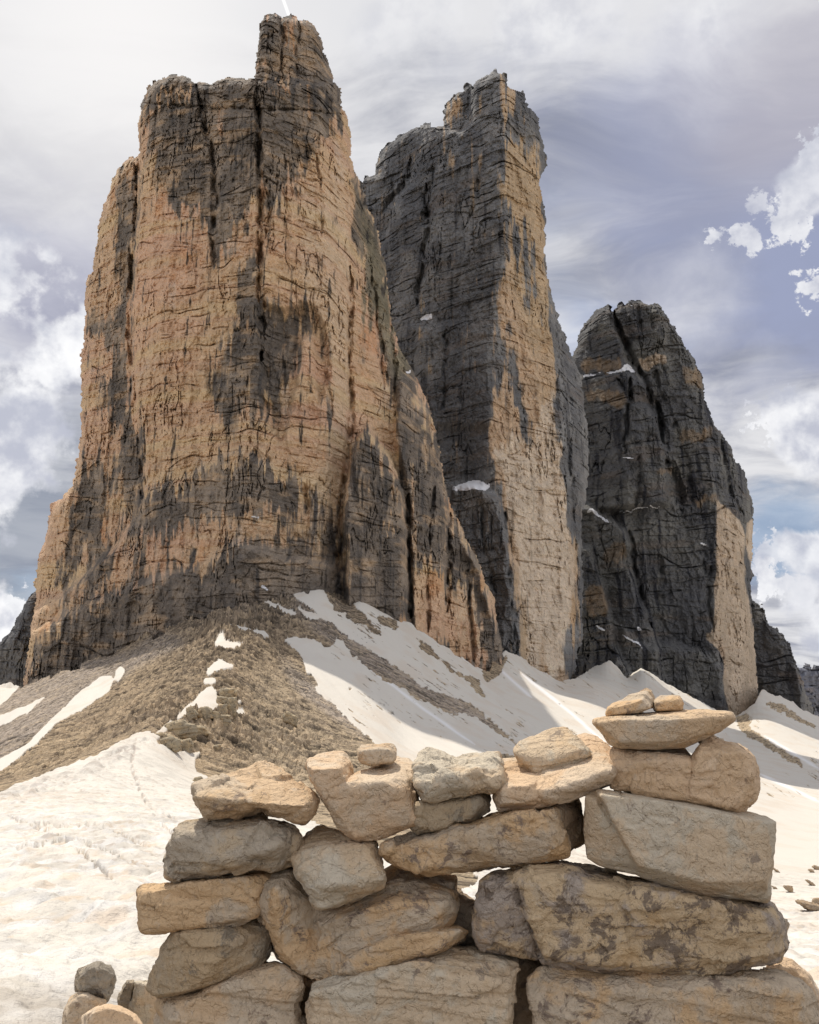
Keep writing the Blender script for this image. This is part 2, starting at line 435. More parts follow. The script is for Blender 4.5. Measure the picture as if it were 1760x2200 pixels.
    bl = [e for e in bm.edges if e.is_boundary and all(v.co.y+origin[1] > DD.min()+thick*.8 for v in e.verts)]
    if bl:
        try:
            cv = bm.verts.new(cen[0]-np.asarray(origin))
            for e in bl: bm.faces.new((e.verts[0], e.verts[1], cv))
            bm.to_mesh(o.data)
        except Exception as ex: print('cap', ex)
    bm.free()
    props(o, label, kind='structure')
    if snow is not None and len(Fsn):
        Vs[:, 1] -= .4*s
        cs = np.tile(np.array([.74, .74, .76]), (len(Vs), 1))
        so = mesh_from('snow_patch', Vs, Fsn, cs, MAT_SNOW, origin, True, parent=o); so['kind'] = 'stuff'
    return o

def soft(c, m):
    """limit the brightest tones without shifting their hue"""
    c = np.maximum(c, .015); k = c.max(-1, keepdims=True)
    return c*np.minimum(1, (m*.7+np.minimum(np.maximum(k-m*.7, 0)*.3, m*.3))/np.maximum(k, 1e-6))
def mixc(a, b, t):
    return a*(1-t[..., None]) + b*t[..., None]
def const(c, like):
    return np.broadcast_to(np.array(c, float), like.shape+(3,)).copy()
def streaks(X, Z, s, seed, fx=3.0, fz=40.0):
    return fbm2a(X/(fx*s), Z/(fz*s), 4, seed, gain=.6)

# --- nearest tower, left -------------------------------------------------
T1 = G_((340, 842), (318, 830), (300, 840), (262, 880), (235, 925), (218, 955), (205, 1010), (192, 1052), (172, 1075), (168, 1110), (150, 1200), (140, 1290), (128, 1380), (100, 1450), (80, 1500), (76, 1600), (80, 1725)) \
    + N_((655, 400), (640, 520), (618, 590), (625, 800), (620, 1000), (622, 1200), (605, 1370), (590, 1480), (560, 1590), (510, 1640), (470, 1700), (400, 1770), (380, 1840), (360, 1960), (325, 2060), (300, 2156)) \
    + [(76, 1200), (74, 1260), (62, 1330), (55, 1400), (46, 1450), (46, 1560), (1120, 1560), (1062, 1410), (1060, 1370), (1040, 1270), (1012, 1190), (960, 1090), (942, 1040), (930, 970), (912, 880), (895, 830), (868, 780), (845, 740), (829, 690), (822, 640), (812, 560), (800, 500), (785, 455), (765, 395), (748, 362), (741, 330)] \
    + G_((1490, 740), (1490, 690), (1470, 620), (1445, 570), (1435, 470), (1400, 430), (1385, 380), (1350, 290), (1335, 220), (1310, 185), (1297, 128), (1262, 105), (1230, 100), (1212, 112), (1190, 78), (1165, 76), (1150, 92), (1128, 100), (1112, 88), (1082, 64), (1055, 72), (1030, 82), (1008, 130), (998, 200), (985, 300), (975, 415),
         (935, 412), (905, 418), (832, 406), (800, 425), (762, 436), (700, 432), (665, 438), (640, 402), (600, 397), (560, 405), (500, 410), (440, 428), (410, 452), (398, 500), (378, 560), (372, 620), (362, 680), (370, 770), (366, 830))
t1_creases = [[(-10, 0, 505), (-10, 1500, 500)],
              [(215, 0, 455), (200, 700, 455), (120, 1200, 452), (60, 1450, 450)],
              [(290, 0, 440), (283, 600, 432), (300, 1000, 425), (250, 1300, 425)],
              [(340, 0, 425), (330, 600, 418), (350, 1000, 412), (330, 1300, 408)],
              [(545, 0, 402), (552, 600, 395), (520, 1000, 388), (500, 1250, 378)],
              [(660, 0, 420), (690, 600, 414), (690, 1000, 410), (640, 1300, 395)],
              [(735, 0, 450), (740, 400, 446), (738, 900, 438), (720, 1250, 425)],
              [(760, 0, 490), (800, 500, 500), (850, 900, 470), (880, 1300, 455)],
              [(800, 0, 520), (830, 500, 540), (950, 1000, 520), (1065, 1400, 500)],
              [(1100, 0, 560), (1150, 1500, 560)]]
sh_left = [(160, 300), (296, 300), (286, 480), (276, 700), (285, 860), (303, 980), (285, 1100), (200, 1200), (60, 1300), (0, 1300), (0, 300)]
t1_pillar = [(762, 905), (775, 900), (800, 940), (830, 985), (848, 1040), (856, 1110), (858, 1290), (850, 1560), (735, 1560), (728, 1270), (724, 1100), (735, 1010), (745, 940)]
t1_pill2 = [(848, 790), (868, 800), (905, 880), (930, 980), (945, 1080), (1010, 1190), (1062, 1400), (1062, 1560), (866, 1560), (866, 1100), (850, 1000), (832, 930), (835, 850)]
t1_summit = G_((975, 425), (985, 300), (1005, 130), (1050, 50), (1300, 60), (1400, 430), (1200, 440))
t1_regions = [([(905, 860), (945, 1060), (960, 1090), (1062, 1400), (1062, 1560), (940, 1560), (935, 1100)], 12, 3), ([(830, 690), (870, 780), (905, 870), (850, 800)], 8, 3), (sh_left, 16, 3), (t1_pillar, -34, 3), (t1_pill2, -14, 3), (t1_summit, 9, 3),
              ([(556, 640), (600, 652), (650, 640), (690, 690), (688, 800), (672, 860), (655, 700), (636, 720), (628, 800), (590, 935), (556, 860)], 9, 4),
              ([(60, 1330), (200, 1265), (330, 1215), (440, 1180), (500, 1140), (600, 1175), (700, 1185), (735, 1220), (740, 1600), (0, 1600)], -9, 3),
              ([(300, 1050), (480, 955), (500, 950), (560, 975), (660, 1010), (720, 1060), (720, 1560), (200, 1560), (270, 1200)], -5, 3),
              ([(866, 1100), (1000, 1180), (1000, 1215), (930, 1190), (868, 1190)], 4, 3)]
t1_gull = [([(541, 170), (543, 250), (545, 330), (549, 420), (548, 480), (550, 640), (552, 760)], 9, 16), ([(415, 180), (430, 260), (450, 330), (452, 420), (448, 500), (450, 560)], 9, 10),
           ([(590, 30), (597, 80), (590, 150)], 7, 8), ([(632, 45), (626, 100), (622, 160)], 5, 5),
           ([(290, 330), (284, 480), (277, 600), (276, 700), (285, 850), (302, 960), (298, 1080)], 9, 12),
           ([(560, 380), (566, 440), (562, 500)], 8, 7), ([(672, 280), (665, 320), (680, 420), (675, 500)], 5, 5),
           ([(738, 560), (736, 700), (740, 880), (726, 1000), (716, 1130), (712, 1230)], 8, 10),
           ([(862, 1040), (862, 1300)], 8, 12), ([(945, 1080), (946, 1230), (938, 1290)], 8, 14), ([(905, 880), (915, 1000), (905, 1150)], 7, 10), ([(985, 1200), (990, 1300), (1000, 1390)], 7, 12), ([(820, 640), (832, 760), (836, 880)], 8, 12), ([(780, 560), (800, 700), (812, 820)], 7, 9), ([(900, 1200), (902, 1330)], 6, 9), ([(688, 700), (692, 800), (700, 880)], 4, 5),
           ([(300, 215), (380, 222), (440, 226), (540, 228), (640, 232), (720, 240)], 4, 5), ([(640, 1020), (648, 1080), (650, 1140)], 7, 6)]
t1_dark = [[(292, 160), (540, 10), (700, 20), (722, 190), (735, 290), (715, 330), (690, 300), (668, 300), (655, 345), (620, 345), (600, 400), (575, 470), (556, 330), (545, 400), (520, 420), (500, 470), (470, 530), (452, 570), (442, 470), (420, 470), (390, 445), (350, 440), (345, 380), (318, 380), (318, 250), (300, 240)],
           [(490, 575), (520, 560), (547, 565), (552, 760), (545, 850), (520, 880), (505, 940), (480, 900), (450, 850), (432, 850), (455, 760), (478, 690), (500, 650), (480, 640)],
           [(556, 640), (600, 655), (640, 630), (672, 660), (694, 700), (694, 800), (705, 880), (690, 870), (672, 700), (650, 690), (634, 720), (628, 790), (604, 850), (590, 935), (565, 880), (550, 860), (546, 700)],
           [(250, 345), (288, 340), (288, 480), (276, 610), (270, 690), (272, 860), (288, 900), (302, 980), (296, 1080), (276, 1110), (255, 1050), (228, 1000), (248, 900), (240, 860), (215, 880), (213, 790), (240, 740), (246, 715), (180, 715), (182, 660), (250, 650), (245, 560), (255, 480), (240, 420)],
           [(165, 1010), (190, 960), (215, 980), (232, 1040), (215, 1200), (190, 1210), (180, 1130), (150, 1230), (118, 1270), (130, 1150)],
           [(300, 1062), (400, 1010), (480, 958), (520, 975), (560, 985), (600, 1015), (640, 1030), (620, 1080), (560, 1060), (500, 1090), (440, 1105), (380, 1125), (330, 1130)],
           [(40, 1460), (110, 1330), (150, 1290), (210, 1262), (330, 1222), (420, 1195), (480, 1162), (520, 1150), (560, 1145), (640, 1160), (702, 1130), (706, 1190), (690, 1230), (740, 1275), (740, 1600), (40, 1600)],
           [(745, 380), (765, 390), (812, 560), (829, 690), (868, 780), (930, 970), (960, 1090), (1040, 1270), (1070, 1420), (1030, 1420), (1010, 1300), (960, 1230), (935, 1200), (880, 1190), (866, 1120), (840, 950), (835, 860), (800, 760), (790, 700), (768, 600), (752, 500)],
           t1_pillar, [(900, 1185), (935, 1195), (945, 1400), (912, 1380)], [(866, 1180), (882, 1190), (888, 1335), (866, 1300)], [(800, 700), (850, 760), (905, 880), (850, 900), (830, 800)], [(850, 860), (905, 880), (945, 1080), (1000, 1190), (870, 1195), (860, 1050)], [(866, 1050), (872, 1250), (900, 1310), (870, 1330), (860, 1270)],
           [(1010, 1300), (1062, 1380), (1062, 1500), (1000, 1420), (980, 1330)]]
t1_tan = [[(690, 220), (712, 250), (735, 320), (735, 560), (700, 540), (690, 400), (698, 300)], [(320, 195), (405, 190), (408, 208), (322, 212)], [(432, 205), (460, 205), (460, 212), (432, 212)],
          [(570, 180), (612, 175), (640, 190), (560, 195)], [(880, 1210), (930, 1200), (940, 1300), (1000, 1260), (1010, 1400), (870, 1330), (868, 1270)], [(795, 1100), (830, 1095), (832, 1115), (800, 1115)],
          [(380, 1100), (460, 1085), (470, 1130), (350, 1160)], [(440, 1120), (520, 1135), (480, 1160), (410, 1185)], [(400, 1200), (490, 1140), (460, 1200), (415, 1215)]]
t1_light = [[(640, 380), (735, 420), (738, 900), (716, 1130), (700, 1220), (660, 1160), (650, 1010), (700, 900), (696, 700), (640, 610)], [(975, 1230), (1008, 1235), (1012, 1340), (960, 1330), (965, 1270)]]
t1_green = [[(745, 380), (812, 560), (868, 780), (830, 800), (780, 640)], [(730, 560), (760, 560), (800, 760), (760, 700)]]
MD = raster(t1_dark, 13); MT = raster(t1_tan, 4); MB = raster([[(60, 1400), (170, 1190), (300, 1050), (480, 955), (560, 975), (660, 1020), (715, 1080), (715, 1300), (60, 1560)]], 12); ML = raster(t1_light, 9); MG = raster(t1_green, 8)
def t1_colour(U, V, X, Z, zz, s, k):
    st = streaks(X, Z, s, 301); st2 = streaks(X, Z, s, 302, 1.6, 18); big = fbm2(X/(45*s), Z/(70*s), 4, 303)
    wu = U+fbm2(U/25, V/40, 3, 61)*16; wv = V+fbm2(U/18, V/60, 3, 62)*22+fbm2a(U/6, V/110, 3, 67)*55
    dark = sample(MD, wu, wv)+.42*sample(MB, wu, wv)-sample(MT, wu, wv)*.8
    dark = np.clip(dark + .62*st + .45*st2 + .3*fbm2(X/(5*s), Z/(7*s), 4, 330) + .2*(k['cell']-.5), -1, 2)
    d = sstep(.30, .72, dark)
    lay = vn2(zz/(3.2*s), X/(90*s), 310); lay2 = vn2(zz/(9*s), X/(70*s), 311)
    c = mixc(const((.54, .41, .27), U), const((.56, .395, .275), U), sstep(-.35, .5, big))       # ochre / rosy
    c = mixc(c, const((.64, .52, .37), U), .75*sstep(.3, .8, sample(ML, wu, wv)+.25*st))
    c = mixc(c, const((.57, .46, .27), U), .5*sstep(.1, .7, lay2))
    c = mixc(c, const((.43, .29, .21), U), .4*sstep(.15, .6, lay))
    rust = sstep(.35, .6, fbm2(X/(14*s), Z/(24*s), 4, 312)); c = mixc(c, const((.47, .24, .10), U), rust*.45)
    pale = sstep(.45, .7, fbm2(X/(8*s), Z/(20*s), 4, 313)); c = mixc(c, const((.60, .52, .42), U), pale*.5)
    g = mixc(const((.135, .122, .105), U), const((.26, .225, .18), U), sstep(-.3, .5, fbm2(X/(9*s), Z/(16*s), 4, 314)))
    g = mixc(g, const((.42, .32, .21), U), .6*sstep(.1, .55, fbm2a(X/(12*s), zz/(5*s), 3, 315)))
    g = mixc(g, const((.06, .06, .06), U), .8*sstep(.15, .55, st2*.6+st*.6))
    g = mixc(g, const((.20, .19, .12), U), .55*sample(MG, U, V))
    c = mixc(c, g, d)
    blk = sstep(.42, .60, fbm2a(X/(2.4*s), Z/(30*s), 4, 316, gain=.6)); c = mixc(c, const((.04, .038, .036), U), .9*blk)
    c *= (1+.22*(k['cell2']-.5)+.22*(k['cell']-.5))[..., None]
    return soft(c*np.array([1.26, 1.18, 1.15]), .94)
cliff('mountain', 'nearest and tallest-looking ochre rock tower with a small summit block, left of the three', T1, t1_creases, t1_regions, t1_colour, 1.0, 150, gullies=t1_gull, dip=.05,
      snow=[[(545, 1228), (562, 1236), (572, 1248), (552, 1240)], [(528, 1085), (548, 1088), (545, 1093), (530, 1090)], [(845, 778), (870, 780), (862, 786)], [(600, 1228), (612, 1230), (606, 1234)]], seed=3)

# --- middle tower ---------------------------------------------------------
T2 = H_((100, 700), (150, 740), (190, 795), (222, 790), (228, 755), (285, 745), (298, 660), (322, 600), (378, 550), (420, 515), (425, 495), (460, 492), (520, 460), (562, 445), (605, 440), (612, 470), (680, 468), (692, 400), (673, 378), (700, 320), (755, 268), (795, 250), (798, 215), (822, 198), (843, 212), (850, 255), (862, 200), (900, 170), (970, 150), (1015, 160), (1020, 148), (1042, 160), (1055, 215), (1095, 240), (1140, 252), (1160, 285), (1160, 330), (1205, 372), (1235, 420), (1250, 520), (1262, 590), (1287, 640), (1285, 690), (1250, 735), (1243, 790), (1268, 890), (1276, 1000), (1272, 1180), (1290, 1350), (1318, 1470), (1360, 1600), (1420, 1765), (1462, 1850), (1495, 1990), (1502, 2100)) \
    + [(1240, 950), (1238, 1020), (1228, 1080), (1225, 1160), (1230, 1260), (1228, 1340), (1212, 1400), (1200, 1437), (1200, 1560), (700, 1560), (700, 400)]
t2_creases = [[(700, 0, 790), (700, 1500, 760)], [(900, 0, 700), (900, 1500, 690)], [(1062, 0, 655), (1062, 500, 650), (1045, 750, 645), (1035, 960, 640), (1070, 1100, 640), (1100, 1400, 640)],
              [(1140, 0, 690), (1150, 600, 690), (1190, 900, 690), (1190, 1400, 680)], [(1160, 0, 740), (1180, 650, 740), (1240, 900, 745), (1235, 1400, 740)], [(1300, 0, 800), (1300, 1500, 800)]]
t2_but = [(940, 1070), (950, 1025), (975, 1020), (1020, 1022), (1048, 1050), (1062, 1110), (1085, 1200), (1100, 1400), (1100, 1560), (700, 1560), (900, 1080)]
t2_regions = [(t2_but, -30, 4), ([(760, 380), (800, 290), (900, 250), (935, 260), (905, 300), (870, 380), (830, 410), (800, 520), (770, 480)], 9, 16),
              (H_((660, 380), (700, 300), (820, 190), (845, 230), (835, 420), (780, 500), (680, 470)), 14, 3), ([(870, 690), (1040, 670), (1040, 900), (880, 900)], -8, 6)]
t2_gull = [(H_((580, 800), (575, 900), (600, 1000), (590, 1100), (560, 1250), (540, 1400), (530, 1500)), 9, 14), (H_((905, 680), (880, 850), (830, 1000)), 6, 8), (H_((620, 690), (615, 800), (600, 900)), 5, 7),
           (H_((500, 650), (490, 780), (430, 830), (320, 960)), 12, 14), (H_((560, 960), (570, 1040)), 16, 18), (H_((700, 1640), (690, 1900), (680, 2100)), 9, 9), (H_((520, 1650), (500, 1900)), 7, 8), (H_((845, 230), (830, 330), (810, 400)), 6, 9),
           (H_((1330, 1500), (1335, 1750), (1340, 2100)), 6, 10), ([(1195, 900), (1205, 1050), (1215, 1200)], 6, 9), ([(1010, 1040), (1020, 1150), (1045, 1250)], 6, 8), ([(1062, 1080), (1075, 1200), (1090, 1380)], 6, 8)]
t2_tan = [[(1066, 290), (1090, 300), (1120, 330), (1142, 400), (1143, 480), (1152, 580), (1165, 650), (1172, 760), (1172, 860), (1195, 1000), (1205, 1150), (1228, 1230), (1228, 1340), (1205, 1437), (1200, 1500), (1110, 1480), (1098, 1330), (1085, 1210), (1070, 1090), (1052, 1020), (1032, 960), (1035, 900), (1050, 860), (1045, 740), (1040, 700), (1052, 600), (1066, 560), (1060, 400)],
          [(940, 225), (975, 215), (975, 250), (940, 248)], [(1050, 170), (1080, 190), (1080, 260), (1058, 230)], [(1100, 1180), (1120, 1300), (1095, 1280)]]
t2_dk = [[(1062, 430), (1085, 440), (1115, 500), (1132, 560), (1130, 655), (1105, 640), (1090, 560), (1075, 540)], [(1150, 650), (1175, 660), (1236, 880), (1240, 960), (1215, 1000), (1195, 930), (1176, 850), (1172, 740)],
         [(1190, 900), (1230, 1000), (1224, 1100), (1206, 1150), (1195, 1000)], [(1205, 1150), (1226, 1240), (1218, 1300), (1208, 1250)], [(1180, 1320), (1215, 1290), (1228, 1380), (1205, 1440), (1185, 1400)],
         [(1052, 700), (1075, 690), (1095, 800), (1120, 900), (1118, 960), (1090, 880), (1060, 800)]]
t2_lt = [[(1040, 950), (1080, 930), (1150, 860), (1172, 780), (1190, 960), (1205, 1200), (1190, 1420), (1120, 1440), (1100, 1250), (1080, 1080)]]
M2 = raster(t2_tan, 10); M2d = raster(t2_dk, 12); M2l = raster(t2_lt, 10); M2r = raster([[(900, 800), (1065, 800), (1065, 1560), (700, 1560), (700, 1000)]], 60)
def t2_colour(U, V, X, Z, zz, s, k):
    st = streaks(X, Z, s, 401); st2 = streaks(X, Z, s, 402, 1.6, 18)
    wu = U+fbm2(U/22, V/40, 3, 63)*11; wv = V+fbm2(U/16, V/60, 3, 64)*18+fbm2a(U/5, V/110, 3, 68)*45
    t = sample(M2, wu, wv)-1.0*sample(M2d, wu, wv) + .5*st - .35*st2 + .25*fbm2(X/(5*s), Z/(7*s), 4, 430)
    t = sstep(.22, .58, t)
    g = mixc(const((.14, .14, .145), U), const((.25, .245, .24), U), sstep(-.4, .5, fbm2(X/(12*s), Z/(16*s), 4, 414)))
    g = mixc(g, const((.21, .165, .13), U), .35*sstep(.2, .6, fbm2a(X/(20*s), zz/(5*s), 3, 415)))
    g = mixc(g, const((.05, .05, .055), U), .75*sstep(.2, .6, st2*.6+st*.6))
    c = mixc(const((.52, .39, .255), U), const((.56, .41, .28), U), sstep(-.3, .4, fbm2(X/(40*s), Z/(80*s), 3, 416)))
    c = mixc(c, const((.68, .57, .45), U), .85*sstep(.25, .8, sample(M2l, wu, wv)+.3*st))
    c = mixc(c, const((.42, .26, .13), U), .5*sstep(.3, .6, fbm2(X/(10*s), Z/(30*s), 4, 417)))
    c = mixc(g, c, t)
    blk = sstep(.42, .60, fbm2a(X/(2.4*s), Z/(30*s), 4, 418, gain=.6)); c = mixc(c, const((.05, .05, .05), U), .7*blk*(1-.6*sample(M2l, U, V)))
    c *= (1+.2*(k['cell2']-.5)+.2*(k['cell']-.5))[..., None]
    return np.clip(c, .015, .75)
cliff('mountain', 'middle rock tower, dark grey with a narrow pale ochre right face and a notched summit', T2, t2_creases, t2_regions, t2_colour, 1.55, 220, gullies=t2_gull,
      snow=[H_((540, 1590), (555, 1570), (590, 1550), (612, 1538), (612, 1560), (632, 1570), (600, 1580), (570, 1595)), H_((465, 1560), (490, 1570), (485, 1582)), [(950, 1028), (985, 1012), (1015, 1012), (1036, 1022), (1030, 1030), (985, 1034), (955, 1034)], [(970, 1012), (985, 1000), (986, 1004)], H_((825, 288), (852, 290), (850, 296), (826, 294)), H_((850, 478), (878, 478), (876, 484), (850, 484)), H_((650, 582), (670, 586), (655, 594))], seed=23)

# --- far tower, right ------------------------------------------------------
T3 = I_((120, 380), (185, 372), (205, 290), (215, 255), (245, 205), (290, 160), (330, 128), (352, 124), (372, 152), (400, 142), (405, 125), (425, 110), (440, 128), (455, 110), (482, 92), (510, 90), (535, 108), (560, 112), (600, 122), (630, 150), (655, 205), (680, 215), (700, 260), (740, 335), (770, 385), (805, 440), (822, 500), (830, 580), (860, 660), (885, 725), (912, 750), (945, 810), (960, 850), (990, 890), (1025, 960), (1050, 1040), (1070, 1120), (1065, 1200), (1058, 1400), (1060, 1560), (1062, 1640), (1075, 1800), (1085, 1950), (1095, 2060), (1085, 2200), (1085, 2400), (80, 2400), (80, 400))
t3_creases = [[(1150, 0, 1120), (1150, 1560, 1100)], [(1300, 0, 1010), (1330, 1560, 1000)], [(1410, 0, 985), (1440, 800, 975), (1508, 1060, 960), (1515, 1200, 960), (1500, 1330, 955), (1535, 1500, 955)],
              [(1480, 0, 1020), (1560, 1000, 1000), (1565, 1500, 990)], [(1590, 0, 1100), (1590, 1500, 1060)], [(1700, 0, 1180), (1700, 1500, 1180)]]
t3_regions = [(I_((180, 380), (340, 120), (380, 160), (440, 400), (520, 480), (430, 440), (220, 470)), -14, 3),
              (I_((220, 470), (430, 445), (520, 480), (560, 560), (520, 590), (600, 680), (620, 800), (640, 1100), (80, 1150), (80, 480)), -20, 3),
              (I_((200, 1100), (270, 1110), (330, 1150), (440, 1220), (465, 1290), (440, 1360), (490, 1480), (530, 1600), (600, 1800), (700, 2400), (60, 2400), (60, 1100)), -38, 3),
              (I_((225, 1300), (270, 1310), (300, 1400), (350, 1560), (380, 1700), (420, 1850), (520, 2000), (520, 2400), (60, 2400), (60, 1300)), -30, 3),
              (I_((430, 1700), (560, 1800), (640, 1780), (800, 1800), (920, 1900), (920, 2400), (300, 2400)), -22, 3)]
t3_gull = [(I_((380, 160), (410, 250), (470, 370), (520, 470), (560, 560), (600, 640), (630, 800)), 9, 30), (I_((590, 440), (600, 600), (620, 780)), 7, 14), (I_((460, 480), (450, 700), (440, 850)), 8, 18), (I_((400, 480), (480, 600)), 6, 10),
           (I_((640, 880), (700, 1000), (720, 1100)), 12, 22), (I_((460, 1230), (480, 1400), (530, 1600), (560, 1700)), 8, 22), (I_((860, 1400), (850, 1560), (870, 1720)), 8, 14), (I_((900, 780), (950, 1000), (1010, 1180), (1020, 1320)), 6, 12), (I_((620, 560), (680, 700), (700, 760)), 5, 10),
           (I_((600, 1350), (620, 1500)), 10, 12), (I_((510, 860), (510, 950), (490, 1110)), 7, 10), (I_((740, 860), (770, 1090)), 7, 10), (I_((820, 1300), (840, 1450)), 6, 10), (I_((510, 130), (520, 280)), 5, 8), (I_((570, 130), (580, 250)), 5, 8), (I_((1020, 1440), (1050, 1620)), 6, 12)]
t3_tan = [I_((882, 1075), (930, 1090), (995, 1150), (1018, 1260), (1022, 1460), (1045, 1600), (1062, 1700), (1092, 2060), (1085, 2200), (960, 2200), (920, 2000), (915, 1870), (870, 1780), (825, 1730), (850, 1700), (872, 1700), (870, 1560), (880, 1400), (885, 1250)), I_((1035, 1180), (1066, 1150), (1060, 1500), (1045, 1400), (1030, 1300)),
          I_((505, 385), (640, 360), (640, 415), (520, 445))]
t3_half = [I_((205, 380), (430, 385), (420, 435), (225, 460)), I_((700, 735), (860, 740), (850, 790), (700, 780)), I_((700, 420), (800, 430), (825, 560), (720, 500)), I_((230, 530), (440, 560), (430, 640), (240, 580)), I_((330, 1300), (440, 1290), (440, 1360), (330, 1400)), I_((590, 920), (680, 910), (670, 960), (590, 960)),
           I_((240, 1500), (330, 1500), (360, 1640), (250, 1640)), I_((780, 1060), (900, 1060), (900, 1100), (780, 1090))]
M3 = raster(t3_tan, 3); M3h = raster(t3_half, 9)
def t3_colour(U, V, X, Z, zz, s, k):
    st = streaks(X, Z, s, 501); st2 = streaks(X, Z, s, 502, 1.8, 16)
    wu = U+fbm2(U/20, V/40, 3, 65)*5; wv = V+fbm2(U/16, V/60, 3, 66)*14
    t = sstep(.34, .66, sample(M3, wu, wv)+.26*st+.12*st2)
    h = sstep(.35, .75, sample(M3h, wu, wv)+.35*st)*.6
    g = mixc(const((.115, .115, .12), U), const((.185, .18, .168), U), sstep(-.4, .5, fbm2(X/(12*s), Z/(18*s), 4, 514)))
    g = mixc(g, const((.20, .155, .12), U), .4*sstep(.2, .6, fbm2a(X/(22*s), zz/(5*s), 3, 515)))
    g = mixc(g, const((.036, .037, .045), U), .9*sstep(.12, .42, st2*.55+st*.65))
    o = mixc(const((.30, .22, .145), U), const((.36, .25, .15), U), sstep(-.3, .4, st2))
    g = mixc(g, o, h)
    c = mixc(const((.50, .40, .30), U), const((.58, .47, .36), U), sstep(-.3, .4, fbm2(X/(16*s), Z/(60*s), 3, 516)))
    c = mixc(c, const((.42, .28, .18), U), .4*sstep(.1, .6, fbm2(X/(9*s), Z/(30*s), 4, 517)))
    c = mixc(g, c, t)
    c *= (1+.2*(k['cell2']-.5)+.2*(k['cell']-.5))[..., None]
    return np.clip(c, .015, .75)
cliff('mountain', 'rightmost and lowest of the three large rock towers, dark banded rock with snowy ledges', T3, t3_creases, t3_regions, t3_colour, 2.2, 300, gullies=t3_gull, step=1.5,
      snow=[I_((215, 470), (330, 455), (415, 438), (440, 412), (455, 412), (495, 450), (440, 452), (330, 462), (217, 484)), I_((415, 866), (500, 862), (500, 870), (418, 873)), I_((365, 1140), (480, 1124), (520, 1108), (650, 1102), (650, 1108), (525, 1118), (480, 1134), (370, 1146)), I_((745, 1104), (800, 1102), (800, 1108)),
            I_((245, 1130), (265, 1120), (262, 1104), (300, 1130), (345, 1165), (400, 1215), (330, 1170), (270, 1132), (245, 1140)), I_((800, 1275), (850, 1298), (810, 1298)), I_((500, 1682), (535, 1712), (500, 1712)), I_((280, 1670), (340, 1710), (345, 1730), (290, 1690)), I_((400, 1720), (500, 1770), (560, 1815), (500, 1785), (410, 1735)), I_((400, 1676), (435, 1680), (420, 1692)),
            I_((560, 850), (690, 845), (690, 850), (560, 856)), I_((480, 628), (510, 612), (505, 625)), I_((525, 562), (555, 560), (530, 570), (545, 585), (530, 578)), I_((440, 132), (570, 116), (570, 120), (440, 140)), I_((635, 1800), (650, 1806), (635, 1812)), I_((720, 1790), (740, 1800), (722, 1804)), I_((500, 1320), (540, 1324), (510, 1328)), I_((785, 1352), (810, 1358), (790, 1362)), I_((390, 175), (415, 180), (395, 183)), I_((345, 285), (370, 288), (350, 292)), I_((655, 1205), (685, 1212), (665, 1215)), I_((750, 1278), (775, 1284), (760, 1288))], seed=43)

# --- lower rock masses ------------------------------------------------------
def grey_colour(seed, tint=(1, 1, 1)):
    def f(U, V, X, Z, zz, s, k):
        st = streaks(X, Z, s, seed); g = mixc(const((.145, .145, .15), U), const((.22, .21, .195), U), sstep(-.4, .5, fbm2(X/(12*s), Z/(16*s), 4, seed+1)))
        g = mixc(g, const((.27, .19, .13), U), .5*sstep(.25, .7, fbm2a(X/(16*s), zz/(8*s), 3, seed+2)))
        g = mixc(g, const((.045, .045, .05), U), .7*sstep(.2, .6, st))
        return np.clip(g*np.array(tint), .01, .7)
    return f
cliff('mountain', 'low dark ridge stepping down at the right edge behind the rightmost tower', I_((960, 1500), (1058, 1545), (1080, 1570), (1112, 1605), (1125, 1650), (1145, 1685), (1190, 1698), (1215, 1740), (1235, 1775), (1262, 1850), (1285, 1890), (1305, 1960), (1318, 2010), (1345, 2060), (1358, 2120), (1365, 2300), (960, 2300)),
      [[(1500, 0, 1350), (1500, 1600, 1350)], [(1640, 0, 1250), (1690, 1500, 1230)], [(1740, 0, 1350), (1740, 1600, 1350)]], [], grey_colour(601), 2.8, 250, seed=51,
      snow=[I_((1062, 1600), (1075, 1610), (1068, 1625)), I_((1062, 1672), (1080, 1690), (1064, 1692)), I_((1100, 1806), (1125, 1806), (1105, 1814)), I_((1125, 1912), (1140, 1920), (1128, 1924))])
cliff('mountain', 'distant hazy blue-grey hills low at the right edge of the picture', [(1660, 1420), (1684, 1402), (1700, 1399), (1712, 1402), (1725, 1401), (1790, 1395), (1850, 1380), (1950, 1405), (2060, 1410), (2060, 1560), (1640, 1560), (1640, 1430)],
      [[(1600, 0, 3200), (1600, 1600, 3200)], [(2100, 0, 3400), (2100, 1600, 3200)]], [], grey_colour(611, (1.0, 1.05, 1.25)), 6.5, 900, seed=61, step=2.5)
cliff('mountain', 'dark shoulder of rock sloping down at the left edge, beside the nearest tower', [(-430, 1560), (-300, 1480), (-160, 1430), (-60, 1385), (0, 1348), (22, 1325), (32, 1308), (48, 1285), (58, 1262), (72, 1248), (110, 1220), (150, 1200), (160, 1560)],
      [[(-500, 0, 640), (-500, 1600, 640)], [(60, 0, 560), (60, 1600, 560)], [(160, 0, 600), (160, 1600, 600)]], [], grey_colour(621), 1.5, 200, seed=71)

